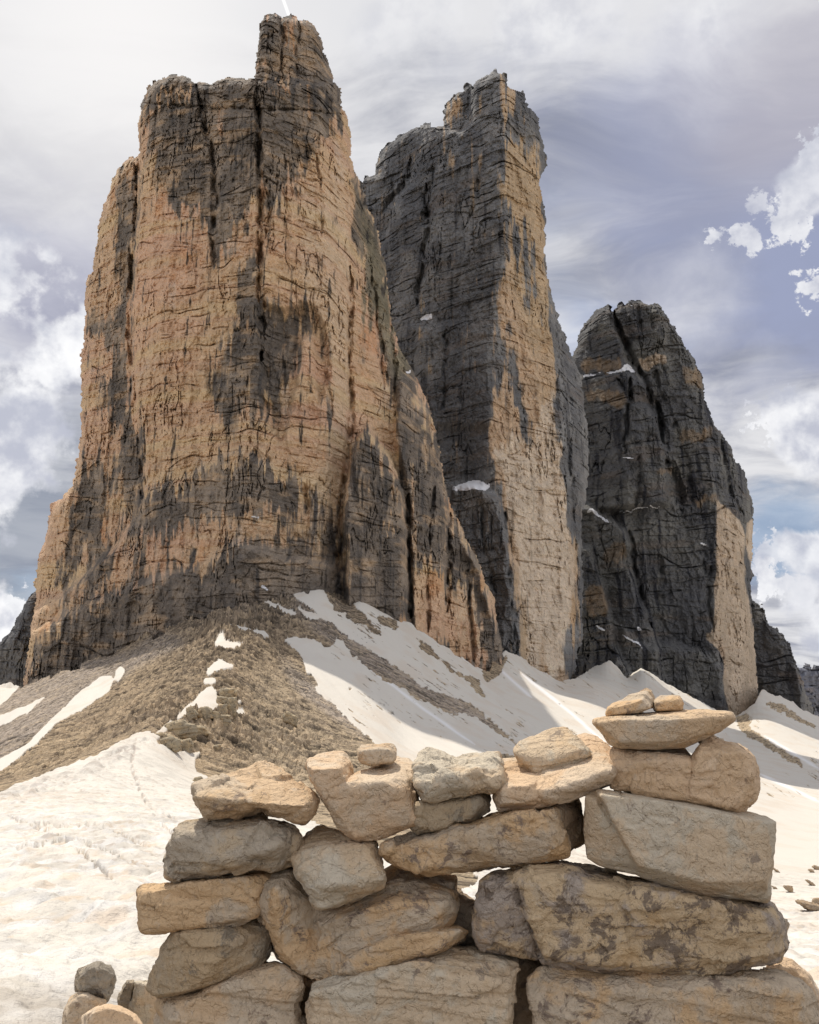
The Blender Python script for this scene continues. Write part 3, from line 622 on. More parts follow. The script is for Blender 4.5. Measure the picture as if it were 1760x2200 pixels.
# ------------------------------------------------------------------ terrain
# control points: photograph position and distance -> bearing, log distance, slope to camera
ctl = [  # near ground round the wall
    (100, 2120, 4.4), (-200, 2120, 4.4), (860, 2120, 4.3), (1700, 2140, 4.6), (2000, 2140, 5),
    (0, 1960, 8.5), (300, 1930, 9.5), (-250, 1970, 8.5), (0, 1850, 18), (300, 1835, 19), (-250, 1880, 16), (0, 1750, 36), (300, 1740, 38), (-250, 1800, 30), (280, 1660, 68), (100, 1680, 56), (0, 1668, 60), (180, 1604, 84), (250, 1568, 98), (335, 1540, 112), (-150, 1725, 52),
    # ridge
    (400, 1600, 108), (430, 1655, 85), (560, 1720, 60), (700, 1800, 42), (860, 1860, 34), (430, 1500, 140), (475, 1430, 175), (480, 1380, 215), (478, 1330, 260), (488, 1305, 300), (488, 1287, 345),
    (560, 1600, 125), (640, 1500, 175), (640, 1420, 230), (600, 1350, 280), (700, 1600, 135), (780, 1570, 160), (700, 1480, 205), (800, 1660, 110), (900, 1720, 85),
    # left slopes beyond the snow crest
    (0, 1640, 135), (100, 1600, 140), (200, 1570, 140), (100, 1530, 190), (0, 1560, 200), (250, 1500, 170), (300, 1400, 270), (200, 1440, 290), (50, 1490, 330), (400, 1345, 315), (-100, 1600, 240), (-200, 1560, 400), (-200, 1640, 150),
    # right snow slope
    (850, 1560, 210), (800, 1440, 270), (740, 1340, 330), (660, 1270, 355), (900, 1400, 350), (1000, 1500, 300), (1100, 1580, 250), (1000, 1640, 170), (1200, 1700, 150), (1200, 1560, 350), (1250, 1460, 560), (1400, 1560, 480), (1500, 1640, 330), (1400, 1720, 160), (1200, 1860, 50),
    (1725, 1620, 620), (1725, 1700, 330), (1640, 1600, 640), (1600, 1750, 190), (1725, 1800, 150), (1720, 1880, 75), (1700, 1960, 38), (1700, 2050, 14), (1500, 2000, 18), (1950, 1800, 170), (2000, 1650, 500), (2000, 1950, 40), (1000, 1950, 14), (1000, 1780, 62)]
base = [(-500, 1600, 500), (-200, 1510, 480), (0, 1447, 470), (46, 1448, 445), (120, 1415, 440), (250, 1368, 425), (358, 1320, 405), (420, 1298, 385), (470, 1280, 373), (520, 1274, 375), (580, 1258, 380), (620, 1250, 385), (680, 1240, 398), (735, 1262, 412), (758, 1246, 418), (790, 1272, 418), (850, 1305, 425), (920, 1350, 440), (1000, 1404, 455), (1030, 1412, 470), (1064, 1368, 560), (1110, 1395, 620), (1180, 1435, 660), (1210, 1430, 690), (1245, 1408, 860), (1282, 1392, 900), (1320, 1425, 900), (1350, 1405, 915), (1400, 1440, 920), (1455, 1468, 925), (1500, 1492, 930), (1545, 1512, 940), (1590, 1480, 990), (1604, 1448, 1150), (1650, 1470, 1150), (1725, 1510, 1180), (1900, 1560, 1250), (2200, 1640, 1300)]
def pol(u, v, r):
    tx, tz = ray(u, v); h = math.hypot(float(tx), 1.0)
    return math.atan(float(tx)), math.log(r), float(tz)/h
cp = np.array([pol(*c) for c in ctl] + [pol(*c) for c in base[1:-1:1]])
near = [(ph, math.log(1.2), -1.55/1.2) for ph in (-.6, 0, .6)] + [(ph, math.log(2.2), -1.55/2.2) for ph in (-.6, -.2, .2, .6)]
cp = np.concatenate([cp, np.array(near)])
# interpolate g = -e*(r+6) ... a quantity that stays tame from the feet to the cliffs
def enc(lr, e): return e*np.exp(lr)/(np.exp(lr)+25.0)*1.0 + 0.0
def dec(lr, g): return g*(np.exp(lr)+25.0)/np.exp(lr)
KPH = 6.0
def tps_fit(P, val, lam=2e-4):
    n = len(P); d = np.hypot(P[:, None, 0]-P[None, :, 0], P[:, None, 1]-P[None, :, 1])
    K = np.where(d > 0, d*d*np.log(d+1e-12), 0)+lam*np.eye(n)
    Q = np.concatenate([np.ones((n, 1)), P], 1)
    Mx = np.block([[K, Q], [Q.T, np.zeros((3, 3))]])
    return np.linalg.solve(Mx, np.concatenate([val, np.zeros(3)]))
Pn = np.stack([cp[:, 0]*KPH, cp[:, 1]], 1); Wt = tps_fit(Pn, enc(cp[:, 1], cp[:, 2]))
def tps_eval(ph, lr):
    x = ph*KPH; out = Wt[-3]+Wt[-2]*x+Wt[-1]*lr
    for i in range(len(Pn)):
        d2 = (x-Pn[i, 0])**2+(lr-Pn[i, 1])**2
        out = out + Wt[i]*.5*d2*np.log(d2+1e-12)
    return out
bp = np.array([pol(*c) for c in base])

view = np.radians(31.0)
ph = np.concatenate([np.linspace(-math.pi, -1.0, 26)[:-1], np.linspace(-1.0, -view, 30)[:-1], np.linspace(-view, view, 1080), np.linspace(view, 1.0, 30)[1:], np.linspace(1.0, math.pi, 26)[1:]])
lr = np.concatenate([np.log(np.array([.05, .4, .8, 1.2, 1.6, 2.0, 2.4, 2.8])), np.linspace(math.log(3.1), math.log(40), 420), np.linspace(math.log(40), math.log(620), 900)[1:], np.linspace(math.log(620), math.log(1300), 130)[1:], np.log(np.geomspace(1300, 45000, 30))[1:]])
cph = np.linspace(-.68, .68, 280); clr = np.linspace(math.log(1.0), math.log(1400), 560)
CP, CL = np.meshgrid(cph, clr); EG = tps_eval(CP, CL)
PH, LR = np.meshgrid(ph, lr)
def bil(img, x, y):
    x = np.clip(x, 0, img.shape[1]-1.001); y = np.clip(y, 0, img.shape[0]-1.001); ix = x.astype(int); iy = y.astype(int); fx = x-ix; fy = y-iy
    return (img[iy, ix]*(1-fx)+img[iy, ix+1]*fx)*(1-fy)+(img[iy+1, ix]*(1-fx)+img[iy+1, ix+1]*fx)*fy
phc = np.clip(PH, -.66, .66)
g = bil(EG, (phc-cph[0])/(cph[1]-cph[0]), (LR-clr[0])/(clr[1]-clr[0]))
R = np.exp(LR)
e_ = dec(LR, g)
eb = np.interp(phc, bp[:, 0], bp[:, 2]) + (phc < -.10)*(.007*fbm2(phc*90, phc*0, 4, 860)+.010*(cell2(phc*70, phc*0, 861)[0]-.5)) + (phc >= -.10)*.004*fbm2(phc*110, phc*0, 4, 862); rb = np.exp(np.interp(phc, bp[:, 0], np.log(bp[:, 1-0]*0+np.exp(bp[:, 1]))))
t = LR-np.log(rb)
e_ = np.where(t > 0, eb-.16*t, np.minimum(e_, eb+.0))
zz_ = e_*R
zz_ = np.where(R < 3.0, -1.55-.02*R, zz_)
bl = sstep(2.2, 4.2, R); zz_ = (-1.55)*(1-bl)+zz_*bl
side = sstep(.66, 1.6, np.abs(PH)); zz_ = zz_*(1-side) + side*(-1.6-.12*R**.92)
zz_ = np.maximum(zz_, -420.0)
GX, GY = R*np.sin(PH), R*np.cos(PH)
Uq, Vq = project(GX, np.maximum(GY, .01), zz_+CAMZ)
behind = np.abs(PH) > 1.2
Uq = np.where(behind, -2000, Uq); Vq = np.where(behind, 2400, Vq)

rockp = [[(-480, 1560), (-200, 1480), (40, 1430), (60, 1400), (250, 1300), (480, 1150), (560, 1190), (630, 1240), (690, 1320), (708, 1352), (690, 1368), (662, 1350), (640, 1345), (596, 1345), (630, 1375), (645, 1410), (668, 1430), (668, 1455), (700, 1480), (740, 1522), (775, 1548), (795, 1575), (840, 1640), (960, 1780), (1010, 1860), (960, 1885), (850, 1830), (800, 1790), (720, 1760), (680, 1740), (650, 1730), (600, 1700), (500, 1665), (440, 1650)] + M_((540, 1130), (500, 1050), (530, 990), (600, 940), (540, 935), (480, 955), (380, 935), (160, 865), (110, 780), (220, 740), (0, 760)) + [(200, 1592), (100, 1630), (0, 1668), (-150, 1730), (-480, 1800)],
         [(700, 1232), (760, 1285), (800, 1330), (812, 1345), (790, 1340), (770, 1320), (745, 1312), (720, 1290), (700, 1285), (680, 1240)], [(795, 1293), (835, 1303), (845, 1325), (830, 1328), (812, 1318), (795, 1305)],
         [(606, 1262), (640, 1280), (700, 1310), (740, 1345), (780, 1368), (830, 1398), (872, 1430), (905, 1460), (960, 1500), (985, 1520), (940, 1500), (890, 1475), (850, 1455), (800, 1430), (760, 1400), (715, 1350), (680, 1325), (640, 1300)],
         [(875, 1345), (905, 1358), (935, 1400), (905, 1380), (880, 1365)], [(920, 1385), (945, 1395), (985, 1435), (950, 1418)], [(965, 1410), (1010, 1430), (1030, 1480), (1000, 1460)],
         [(880, 1440), (990, 1480), (1050, 1530), (1090, 1568), (1100, 1580), (1075, 1565), (1010, 1520), (930, 1480)], [(1045, 1590), (1098, 1590), (1125, 1640), (1060, 1610)], [(735, 1475), (760, 1488), (748, 1486)],
         [(1545, 1510), (1580, 1530), (1640, 1572), (1700, 1612), (1692, 1620), (1610, 1572), (1560, 1542)], [(1590, 1480), (1640, 1480), (1725, 1530), (1725, 1540), (1640, 1500)], [(1010, 1400), (1075, 1375), (1050, 1430), (1020, 1440)],
         [(1545, 1512), (1570, 1500), (1590, 1525), (1565, 1530)]] + [L_((1410, 620), (1450, 635), (1455, 650), (1425, 640))]
snowp = [L_((0, 960), (0, 930), (120, 860), (240, 740), (330, 650), (420, 585), (465, 590), (440, 650), (330, 720), (230, 780), (150, 860), (60, 930), (0, 975)), L_((480, 560), (500, 545), (510, 560), (490, 600), (470, 598)), L_((-60, 740), (0, 700), (80, 620), (95, 560), (0, 605), (-200, 700)), L_((-100, 800), (0, 745), (100, 715), (200, 655), (110, 730), (0, 785), (-100, 860)),
         L_((925, 375), (1000, 378), (1040, 395), (980, 390)), L_((1030, 395), (1090, 400), (1115, 425), (1050, 410)), L_((885, 455), (910, 400), (935, 440), (1005, 460), (940, 462)), L_((850, 570), (880, 530), (905, 512), (970, 548), (910, 550), (855, 580)), L_((840, 600), (880, 595), (885, 615), (845, 620)), L_((840, 645), (870, 632), (890, 655), (895, 725), (800, 720), (770, 735), (720, 762), (740, 740), (800, 690)), L_((975, 725), (1000, 722), (1005, 752), (970, 750)), L_((975, 688), (995, 690), (990, 700)),
         L_((1075, 262), (1150, 290), (1230, 330), (1180, 320), (1110, 285)), L_((1190, 215), (1230, 240), (1300, 280), (1360, 310), (1300, 310), (1230, 265)), L_((1070, 195), (1100, 200), (1115, 225), (1080, 215)), L_((1205, 290), (1260, 320), (1340, 340), (1280, 345)), L_((640, 830), (700, 775), (720, 770), (660, 830), (640, 850), (600, 850)), M_((500, 1130), (640, 1170), (560, 1200), (440, 1200))]
streak = [[(760, 1395), (900, 1500), (1000, 1570)], [(1100, 1420), (1200, 1500), (1290, 1580)], [(1040, 1400), (1120, 1470)], [(1610, 1550), (1725, 1620)], [(1600, 1630), (1725, 1690)]]
MR = raster(rockp, 3); MS = raster(snowp, 2); MSt = lines(streak, 5)
wn = fbm2(Uq/14, Vq/14, 3, 801)*6; wn2 = fbm2(Uq/9+Vq/14, Vq/30-Uq/30, 3, 802)*7
rk = sample(MR, Uq+wn, Vq+wn2*.6); sp = sample(MS, Uq+wn*.5, Vq+wn2*.3)
rock = np.clip(rk-2*sp-(Uq > 600)*(.12+.30*fbm2(Uq/10, Vq/6, 3, 805)*(Uq > 700)), 0, 1)
# slivers of stone in the right-hand snow
sl = fbm2a((Uq*.82+Vq*.57)/26, (Vq*.82-Uq*.57)/2.6, 3, 803)
onr = sstep(620, 760, Uq)*sstep(1260, 1300, Vq)*(1-sstep(1640, 1720, Vq))*(R > 90)
rock = np.maximum(rock, onr*(sl > .62+.25*vn2(Uq/60, Vq/60, 804)))
rocky = sstep(.42, .58, rock)
inwin = (np.abs(PH) < .68)
rocky = np.where(inwin, rocky, np.where(R < 60, 1.0, 0.0)); rocky = np.where(R < 2.9, 1.0, rocky)      # gravel round the camera; unseen ground outside the view made gravel to cut bounce
# relief
Rf = np.clip(R, 3, 1300)
left = sstep(520, 440, Uq)          # side of the crest
gx = GX; gy = GY
lat = np.where(GX < -.285*GY+8, 1.0, -1.0)
sx = gx/1.0; 
A1 = fbm2a(gx/14, gy/3.4, 4, 811); A2, ed2 = cell2(gx/5.5+.4*vn2(gx/6, gy/6, 812), gy/2.6, 813); A3, ed3 = cell2(gx/1.9, gy/1.3, 814)
A4 = fbm2(gx/1.1, gy/1.1, 3, 815)
crest = np.exp(-((gx+.25*gy-2)/26.0)**2)*sstep(95, 130, R)*(1-sstep(300, 380, R))
upper = sstep(1420, 1250, Vq)
amp = .6+.8*crest+.7*upper*sstep(700, 600, Uq)
A5, ed5 = cell2(gx/1.0+.3*gy, gy/.8, 816); S1 = fbm2a((gx+.1*gy)/6.5, gy/.85, 3, 817)
bigr = rocky*amp*(.8*A1 + .5*(A2-.4)*(1+1.3*crest) - .3*(1-sstep(0, .14, ed2)) + .65*(A3-.5)-.35*(1-sstep(0, .2, ed3)) + .8*(A5-.5) - .3*(1-sstep(0, .2, ed5)) + .9*S1 + .8*A4 + .7*crest*fbm2(gx/5, gy/3, 3, 818))
bigr *= np.clip(R/150, .25, 1.3)*(.33+.28*crest*sstep(190, 130, R)+.6*upper*(Uq < 720))
# snow: soft drifts, granular sun cups near the camera
sn = (1-rocky)
cups = fbm2(gx/.38, gy/.55, 3, 821)*.085*sstep(3.5, 6, R)*(1-sstep(24, 60, R)) + fbm2(gx/.10, gy/.13, 2, 822)*.03*(1-sstep(9, 18, R))
cups = cups+np.maximum(0, fbm2(gx/.75, gy/1.0, 4, 823))*.20*sstep(5, 8, R)*(1-sstep(40, 90, R))
mid = fbm2(gx/2.2, gy/3.4, 4, 824)*.09*sstep(15, 40, R)*(1-sstep(110, 160, R))
far = fbm2a(gx/7+gy/19, gy/60, 3, 825)*.5*sstep(120, 220, R)
drift = fbm2(gx/12, gy/16, 3, 826)*.25*sstep(10, 40, R)
step_img = lines([A_((200, 190), (180, 300), (190, 360), (240, 470), (310, 590), (420, 680)), A_((190, 330), (210, 420), (270, 530), (400, 580)), A_((0, 300), (100, 260), (180, 240)), [(60, 1740), (200, 1745), (330, 1790)], [(20, 1790), (160, 1770), (340, 1840)], [(0, 1720), (120, 1760), (240, 1850)]], 5)
path_img = lines([[(-20, 1700), (60, 1670), (150, 1640), (220, 1610), (280, 1575), (310, 1560)]], 26)
foot = sample(step_img, Uq, Vq)*(vn2(Uq/5, Vq/4, 830) > -.1); path = sample(path_img, Uq, Vq)
tram = np.clip(path*1.4, 0, 1)*fbm2(gx/.6, gy/1.2, 3, 831)
snz = sn*(cups+mid+far+drift-.22*foot+.34*tram)+.25*sn*sstep(60, 120, R)
# flatter melt-out with grit at the lower left
mound = .62*np.exp(-((GX-.25)/.62)**2/2-((GY-2.3)/.38)**2/2)
zG = zz_+CAMZ+mound + np.where(inwin, bigr+snz, 0)
# colour
nn = fbm2(gx/6, gy/4, 4, 841); n3 = fbm2a(gx/18, gy/3, 4, 842)
cs = mixc(const((.66, .62, .555), R), const((.64, .575, .495), R), sstep(-.1, .55, fbm2(gx/7, gy/12, 5, 843)))
neard = 1-sstep(30, 90, R)
cs = mixc(cs, const((.70, .68, .65), R), neard*.9*sstep(-.2, .4, fbm2(gx/.5, gy/.8, 4, 844)))
cs = mixc(cs, const((.62, .49, .36), R), neard*.6*sstep(.2, .6, fbm2(gx/.45+9, gy/.7, 4, 845)))  # beige between white grains: dust, plus grain shade put into the colour
cs = mixc(cs, const((.42, .36, .32), R), (.75*foot+.6*np.clip(tram*1.5, 0, 1)))
dirt_shade = sstep(.25, .55, fbm2(gx/.25, gy/.5, 3, 846))*sstep(-.3, .3, fbm2(gx/9, gy/14, 3, 847))*sstep(8, 25, R)*(1-sstep(100, 130, R)); cs = mixc(cs, const((.42, .35, .29), R), .6*dirt_shade)  # dust mottling that also carries painted shading of the snow grains
cs = cs*(.97+.42*np.minimum(.15, fbm2(gx/1.3, gy/1.9, 7, 853, gain=.74))*(1-sstep(70, 130, R)))[..., None]
spk = sstep(.30, .48, fbm2(gx/1.1, gy/1.7, 7, 852, gain=.8))*(1-sstep(110, 150, R))*(Uq < 700); cs = mixc(cs, const((.44, .37, .31), R), .5*spk)
cs = mixc(cs, const((.86, .86, .88), R), .8*sample(MSt, Uq, Vq))
wet = np.clip(sstep(2040, 2110, Vq+18*fbm2(gx/.5, gy/.5, 3, 848)), 0, 1)*(Uq < 420)
cs = mixc(cs, const((.36, .31, .25), R), wet*(.55+.3*vn2(gx/.12, gy/.12, 849)))
cr = mixc(const((.34, .28, .20), R), const((.48, .40, .285), R), sstep(-.4, .5, nn))
cr = mixc(cr, const((.50, .435, .325), R), .7*sstep(500, 560, Uq)*sstep(1380, 1450, Vq))            # yellowish right flank
cr = mixc(cr, const((.37, .345, .32), R), .85*sstep(.2, .8, sample(raster([[(-480, 1500), (60, 1420), (280, 1370), (330, 1330), (420, 1350), (300, 1400), (240, 1440), (60, 1560), (0, 1620), (-480, 1700)], [(600, 1230), (720, 1300), (1100, 1560), (1000, 1530), (760, 1400), (620, 1300)], [(560, 1340), (640, 1420), (800, 1560), (760, 1560), (620, 1450)]], 14), Uq, Vq)))
cr = mixc(cr, const((.17, .15, .125), R), .9*upper*sstep(-.5, .2, n3+.2))
cr = mixc(cr, const((.17, .15, .125), R), .5*sstep(.15, .5, fbm2a(gx/7, gy/1.6, 4, 850)))
cr = mixc(cr, const((.26, .22, .15), R), .25*sstep(.1, .5, fbm2(gx/11, gy/9, 4, 851)))
cr = mixc(cr, const((.10, .085, .07), R), .6*sstep(.12, .42, S1)); cr = mixc(cr, const((.64, .54, .39), R), .45*sstep(.1, .45, -S1+.4*(A5-.5)))
cr = cr*np.clip(1+.5*(A3-.5)+.9*(A5-.5)+.3*(A2-.5)+.7*fbm2a((gx+.1*gy)/7, gy/.45, 3, 854)+.5*A4, .25, 1.8)[..., None]
cr *= (1+.30*sstep(1380, 1500, Vq)*(R > 60))[..., None]
CG = np.where((rocky > .5)[..., None], soft(cr*np.array([.87, .795, .73])*np.where(inwin, 1, .6)[..., None], .60), np.clip(cs, .02, .9))  # gravel outside the view darkened further to lower the fill
VG = np.stack([GX, GY, zG], -1).reshape(-1, 3); nr, nc = R.shape
ii = np.arange(nr*nc).reshape(nr, nc)
FG = np.stack([ii[:-1, :-1].ravel(), ii[:-1, 1:].ravel(), ii[1:, 1:].ravel(), ii[1:, :-1].ravel()], 1)
rf = rocky.reshape(-1)[FG].mean(1) > .5
CGf = CG.reshape(-1, 3)
v_, f_, c_ = subset(VG, FG, ~rf, CGf)
props(mesh_from('snow', v_, f_, c_, MAT_SNOW, (0, 0, 0), True), 'beige-tinged snow covering the saddle and the slopes under the towers', kind='structure')
v_, f_, c_ = subset(VG, FG, rf, CGf)
props(mesh_from('scree', v_, f_, c_, MAT_SCREE, (0, 0, 0), False), 'brown and grey scree ridge leading up to the nearest tower', kind='structure')
def ground_z(x, y):
    p_ = math.atan2(x, y); l_ = math.log(math.hypot(x, y))
    j = int(np.argmin(abs(ph-p_))); i = int(np.argmin(abs(lr-l_))); return float(zG[i, j])
def ground_hit(u, v):
    """where the line of sight through (u, v) meets the ground"""
    tx, tz = ray(u, v); p_ = math.atan(float(tx)); j = int(np.argmin(abs(ph-p_)))
    e = (zG[:, j]-CAMZ)/R[:, j]; te = float(tz)/math.hypot(float(tx), 1)
    i = int(np.argmax((e >= te) & (R[:, j] > 3.2))); return float(GX[i, j]), float(GY[i, j]), float(zG[i, j])

# ------------------------------------------------------------------ stones
def stone_material(i, c1, c2, c3, amt, ochre=.4, sc=1.0):
    """c1/c2 rock tones, c3 stain, amt how much of it; sc = 1 for hand-sized detail in metres"""
    m = bpy.data.materials.new('stone_%02d' % i); m.use_nodes = True; N = NB(m.node_tree)
    tc = N.n('ShaderNodeTexCoord').outputs['Object']
    tc = N.n('ShaderNodeMapping', {'Vector': tc, 'Location': (i*3.7, i*1.3, i*2.1), 'Scale': (1/sc,)*3, 'Rotation': (.2*i, .35, .5*i)}).outputs[0]
    wp = N.n('ShaderNodeTexNoise', {'Vector': tc, 'Scale': 9.0, 'Detail': 3}).outputs['Color']
    tw = N.vmath('ADD', tc, N.n('ShaderNodeVectorMath', {0: wp, 3: .09}, operation='SCALE').outputs[0])
    a = N.noise(tw, 5.0, 6, .6); b = N.noise(tw, 12.0, 9, .74); f = N.noise(tc, 70.0, 5, .7); g = N.noise(tc, 220.0, 3, .6)
    col = N.mix(N.ramp(a, .46, .54), c1, c2)
    col = N.mix(N.ramp(N.noise(tw, 3.1, 7, .65), .54, .62, 0, ochre*.75), col, (.56, .36, .17))
    col = N.mix(N.ramp(b, .63-.2*amt, .69-.2*amt, 0, .85), col, c3)
    # pale lime crust and rusty specks
    col = N.mix(N.ramp(N.noise(tw, 22.0, 5, .65), .60, .70, 0, .3), col, (.66, .60, .50))
    col = N.mix(N.ramp(N.noise(tc, 95.0, 3, .6), .64, .72, 0, .55), col, (.16, .095, .05))
    vor = N.n('ShaderNodeTexVoronoi', {'Vector': tw, 'Scale': 11.0, 'Randomness': 1.0}, feature='DISTANCE_TO_EDGE').outputs['Distance']
    crack = N.math('MULTIPLY', N.ramp(vor, .012, .0), N.ramp(N.noise(tc, 7.0, 3, .5), .57, .68))
    col = N.mix(N.math('MULTIPLY', crack, .0), col, (.09, .065, .045))
    k = N.math('ADD', .80, N.math('ADD', N.math('MULTIPLY', f, .28), N.math('MULTIPLY', g, .12)))
    col = N.n('ShaderNodeVectorMath', {0: col, 3: k}, operation='SCALE').outputs[0]
    h = N.math('ADD', N.math('MULTIPLY', b, .12), N.math('ADD', N.math('MULTIPLY', f, .6), N.math('MULTIPLY', g, .3)))
    h = N.math('ADD', h, N.math('MULTIPLY', N.ramp(N.noise(tw, 34.0, 4, .6), .45, .55), .25))
    bp_ = N.n('ShaderNodeBump', {'Strength': .95, 'Distance': .012*sc, 'Height': h})
    p = N.n('ShaderNodeBsdfPrincipled', {'Base Color': col, 'Roughness': .88, 'Normal': bp_.outputs[0]})
    p.inputs['Specular IOR Level'].default_value = .3
    N.n('ShaderNodeOutputMaterial', {0: p.outputs[0]})
    return m
PAL = {'slate': ((.44, .365, .27), (.33, .285, .225), (.13, .11, .09), .4, .3),   # main tone, second tone, stain, amount, ochre
    'tan': ((.64, .465, .295), (.59, .475, .345), (.26, .19, .14), .3, .4),
    'pink': ((.69, .50, .325), (.68, .54, .39), (.33, .23, .16), .15, .25),
    'grey': ((.47, .395, .30), (.54, .42, .28), (.24, .20, .15), .35, .35),
    'pale': ((.60, .52, .40), (.63, .49, .335), (.28, .22, .17), .22, .35),
    'dark': ((.60, .45, .28), (.42, .35, .29), (.17, .13, .10), .55, .7),
    'ochre': ((.65, .45, .26), (.57, .46, .335), (.22, .165, .13), .4, .5),
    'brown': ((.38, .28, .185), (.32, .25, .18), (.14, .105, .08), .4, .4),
    'olive': ((.42, .355, .265), (.48, .375, .25), (.21, .175, .13), .4, .4),
    'ridge': ((.48, .385, .25), (.36, .30, .21), (.10, .085, .065), .45, .5)}
sn_i = [0]
def stone(label, pieces, pal, Y=2.0, T=.24, vox=.0030, sc=1.0, name='stone', group=None, amp=1.0, seed=None, rim=.045, cat='stone', sink=None, facet=1.0):
    """pieces: (outline, ridge) pairs of traced points (x, y, distance behind the front); each a convex chunk, fused into one rock"""
    sn_i[0] += 1; seed = seed or sn_i[0]*13
    bm = bmesh.new(); done = set()
    for outl, ridge in pieces:
        pts = []
        ox = np.array([[q[0], q[1]] for q in outl], float); c = ox.mean(0)
        for q in outl:
            dz = (q[2] if len(q) > 2 else rim)*sc; pts.append((q[0], q[1], dz))
        fr = ridge if ridge else [(c[0]+(q[0]-c[0])*.84, c[1]+(q[1]-c[1])*.80, 0) for q in outl]
        pts += [(q[0], q[1], (q[2] if len(q) > 2 else 0)*sc) for q in fr]
        for j, q in enumerate(outl):
            pts.append((c[0]+(q[0]-c[0])*.9, c[1]+(q[1]-c[1])*.9, T*.75*sc)); pts.append((c[0]+(q[0]-c[0])*.62, c[1]+(q[1]-c[1])*.62, (T+.04*math.sin(j*2.1+seed))*sc))
        vs = [bm.verts.new(tuple(float(w) for w in unproject(np.array(p[0], float), np.array(p[1], float), Y+p[2]))) for p in pts]
        r = bmesh.ops.convex_hull(bm, input=vs)
        junk = list({g for g in r['geom_interior'] if isinstance(g, bmesh.types.BMVert)} | {g for g in r['geom_unused'] if isinstance(g, bmesh.types.BMVert)})
        bmesh.ops.delete(bm, geom=junk, context='VERTS')
        # break flat facets off the edges of this chunk
        island = [v for v in bm.verts if v not in done]
        rs = np.random.RandomState(seed+len(done))
        pv = np.array([v.co[:] for v in island]); cc = pv.mean(0); ext = (pv.max(0)-pv.min(0))
        for _ in range(int(6*facet)):
            nrm = Vector((rs.uniform(-1, 1), rs.uniform(-1.1, -.1), rs.uniform(-1, 1))).normalized()
            sup = ((pv-cc)@np.array(nrm)).max()
            island = [v for v in bm.verts if v not in done]
            pl = Vector(cc)+nrm*(sup-(.02+.09*rs.rand())*min(ext[0], ext[2])*.5)
            gm = island+[e for e in bm.edges if e.verts[0] not in done]+[f for f in bm.faces if f.verts[0] not in done]
            rr = bmesh.ops.bisect_plane(bm, geom=gm, plane_co=pl, plane_no=nrm, clear_outer=True)
            ed = [g for g in rr['geom_cut'] if isinstance(g, bmesh.types.BMEdge)]
            if ed: bmesh.ops.holes_fill(bm, edges=ed, sides=0)
            pv = np.array([v.co[:] for v in bm.verts if v not in done])
        done |= set(bm.verts)
    bmesh.ops.recalc_face_normals(bm, faces=bm.faces)
    me = bpy.data.meshes.new(name); bm.to_mesh(me); bm.free()
    o = bpy.data.objects.new(name, me); scene.collection.objects.link(o)
    a = o.modifiers.new('r', 'REMESH'); a.mode = 'VOXEL'; a.voxel_size = vox*sc
    pass
    dg = bpy.context.evaluated_depsgraph_get(); dg.update()
    m2 = bpy.data.meshes.new_from_object(o.evaluated_get(dg)); o.modifiers.clear(); o.data = m2; bpy.data.meshes.remove(me)
    n = len(m2.vertices); co = np.empty(n*3, np.float32); m2.vertices.foreach_get('co', co); co = co.reshape(-1, 3).astype(float)
    no = np.empty(n*3, np.float32); m2.vertices.foreach_get('normal', no); no = no.reshape(-1, 3)
    q = co/sc
    th = seed*.7; ca, sa = math.cos(th), math.sin(th)
    qx, qy, qz = q[:, 0]*ca-q[:, 2]*sa*.3, q[:, 1], q[:, 2]+q[:, 0]*.15*sa
    big = fbm3(qx*7, qy*7, qz*9, 3, seed); rid = fbm3(qx*16, qy*16, qz*24, 3, seed+3, ridged=True); fine = fbm3(qx*60, qy*60, qz*75, 3, seed+6)
    chip = np.maximum(0, fbm3(qx*11, qy*11, qz*13, 2, seed+9)-.18)
    lay = fbm3(qx*4, qy*4, qz*55, 2, seed+12)
    crease = np.abs(fbm3(qx*8+5, qy*8, qz*10, 3, seed+15))
    tq = fbm3(qx*6+2, qy*6, qz*8, 3, seed+21)*4; ft = tq-np.floor(tq); terr = (np.floor(tq)+sstep(.45, .55, ft))/4
    frac = 0
    for fq, am, tl, sd in ((9.0, .0035, .016, 31), (21.0, .0018, .009, 37)):
        ci, ov = cell3(qx*fq, qy*fq, qz*fq*1.5, seed+sd)
        r1 = ci*43.7 % 1-.5; r2 = ci*91.3 % 1-.5; r3 = ci*17.9 % 1-.5
        frac = frac+am*(ci-.5)*2+tl*.5*(ov[:, 0]*r1+ov[:, 1]*r2+ov[:, 2]*r3)*2
    n1c = fbm3(qx*5, qy*5, qz*5, 4, seed+24); crk = np.maximum(0, 1-np.abs(n1c)/.022)*sstep(0, .3, vn3(qx*6, qy*6, qz*6, seed+25))
    dsp = .0045+.0015*big+.006*terr*facet+facet*frac-.007*crk-.0035*np.maximum(rid, 0)**2+.0026*fine-.016*chip*facet+.0028*lay+.002*facet*(.18-crease)+.0045*fbm3(qx*30, qy*30, qz*38, 3, seed+18)
    co2 = co+no*(dsp*sc*amp)[:, None]
    lo = co2.min(0); hi = co2.max(0); org = np.array([(lo[0]+hi[0])/2, (lo[1]+hi[1])/2, lo[2]])
    m2.vertices.foreach_set('co', (co2-org).astype(np.float32).ravel()); m2.update()
    m2.polygons.foreach_set('use_smooth', np.ones(len(m2.polygons), bool))
    p = PAL[pal]; m2.materials.clear(); m2.materials.append(stone_material(sn_i[0], *p[:4], ochre=p[4], sc=sc if sc == 1 else sc*.55))
    m2.name = name; o.location = org
    return props(o, label, cat, group)
G1 = 'stones piled up in the foreground wall'
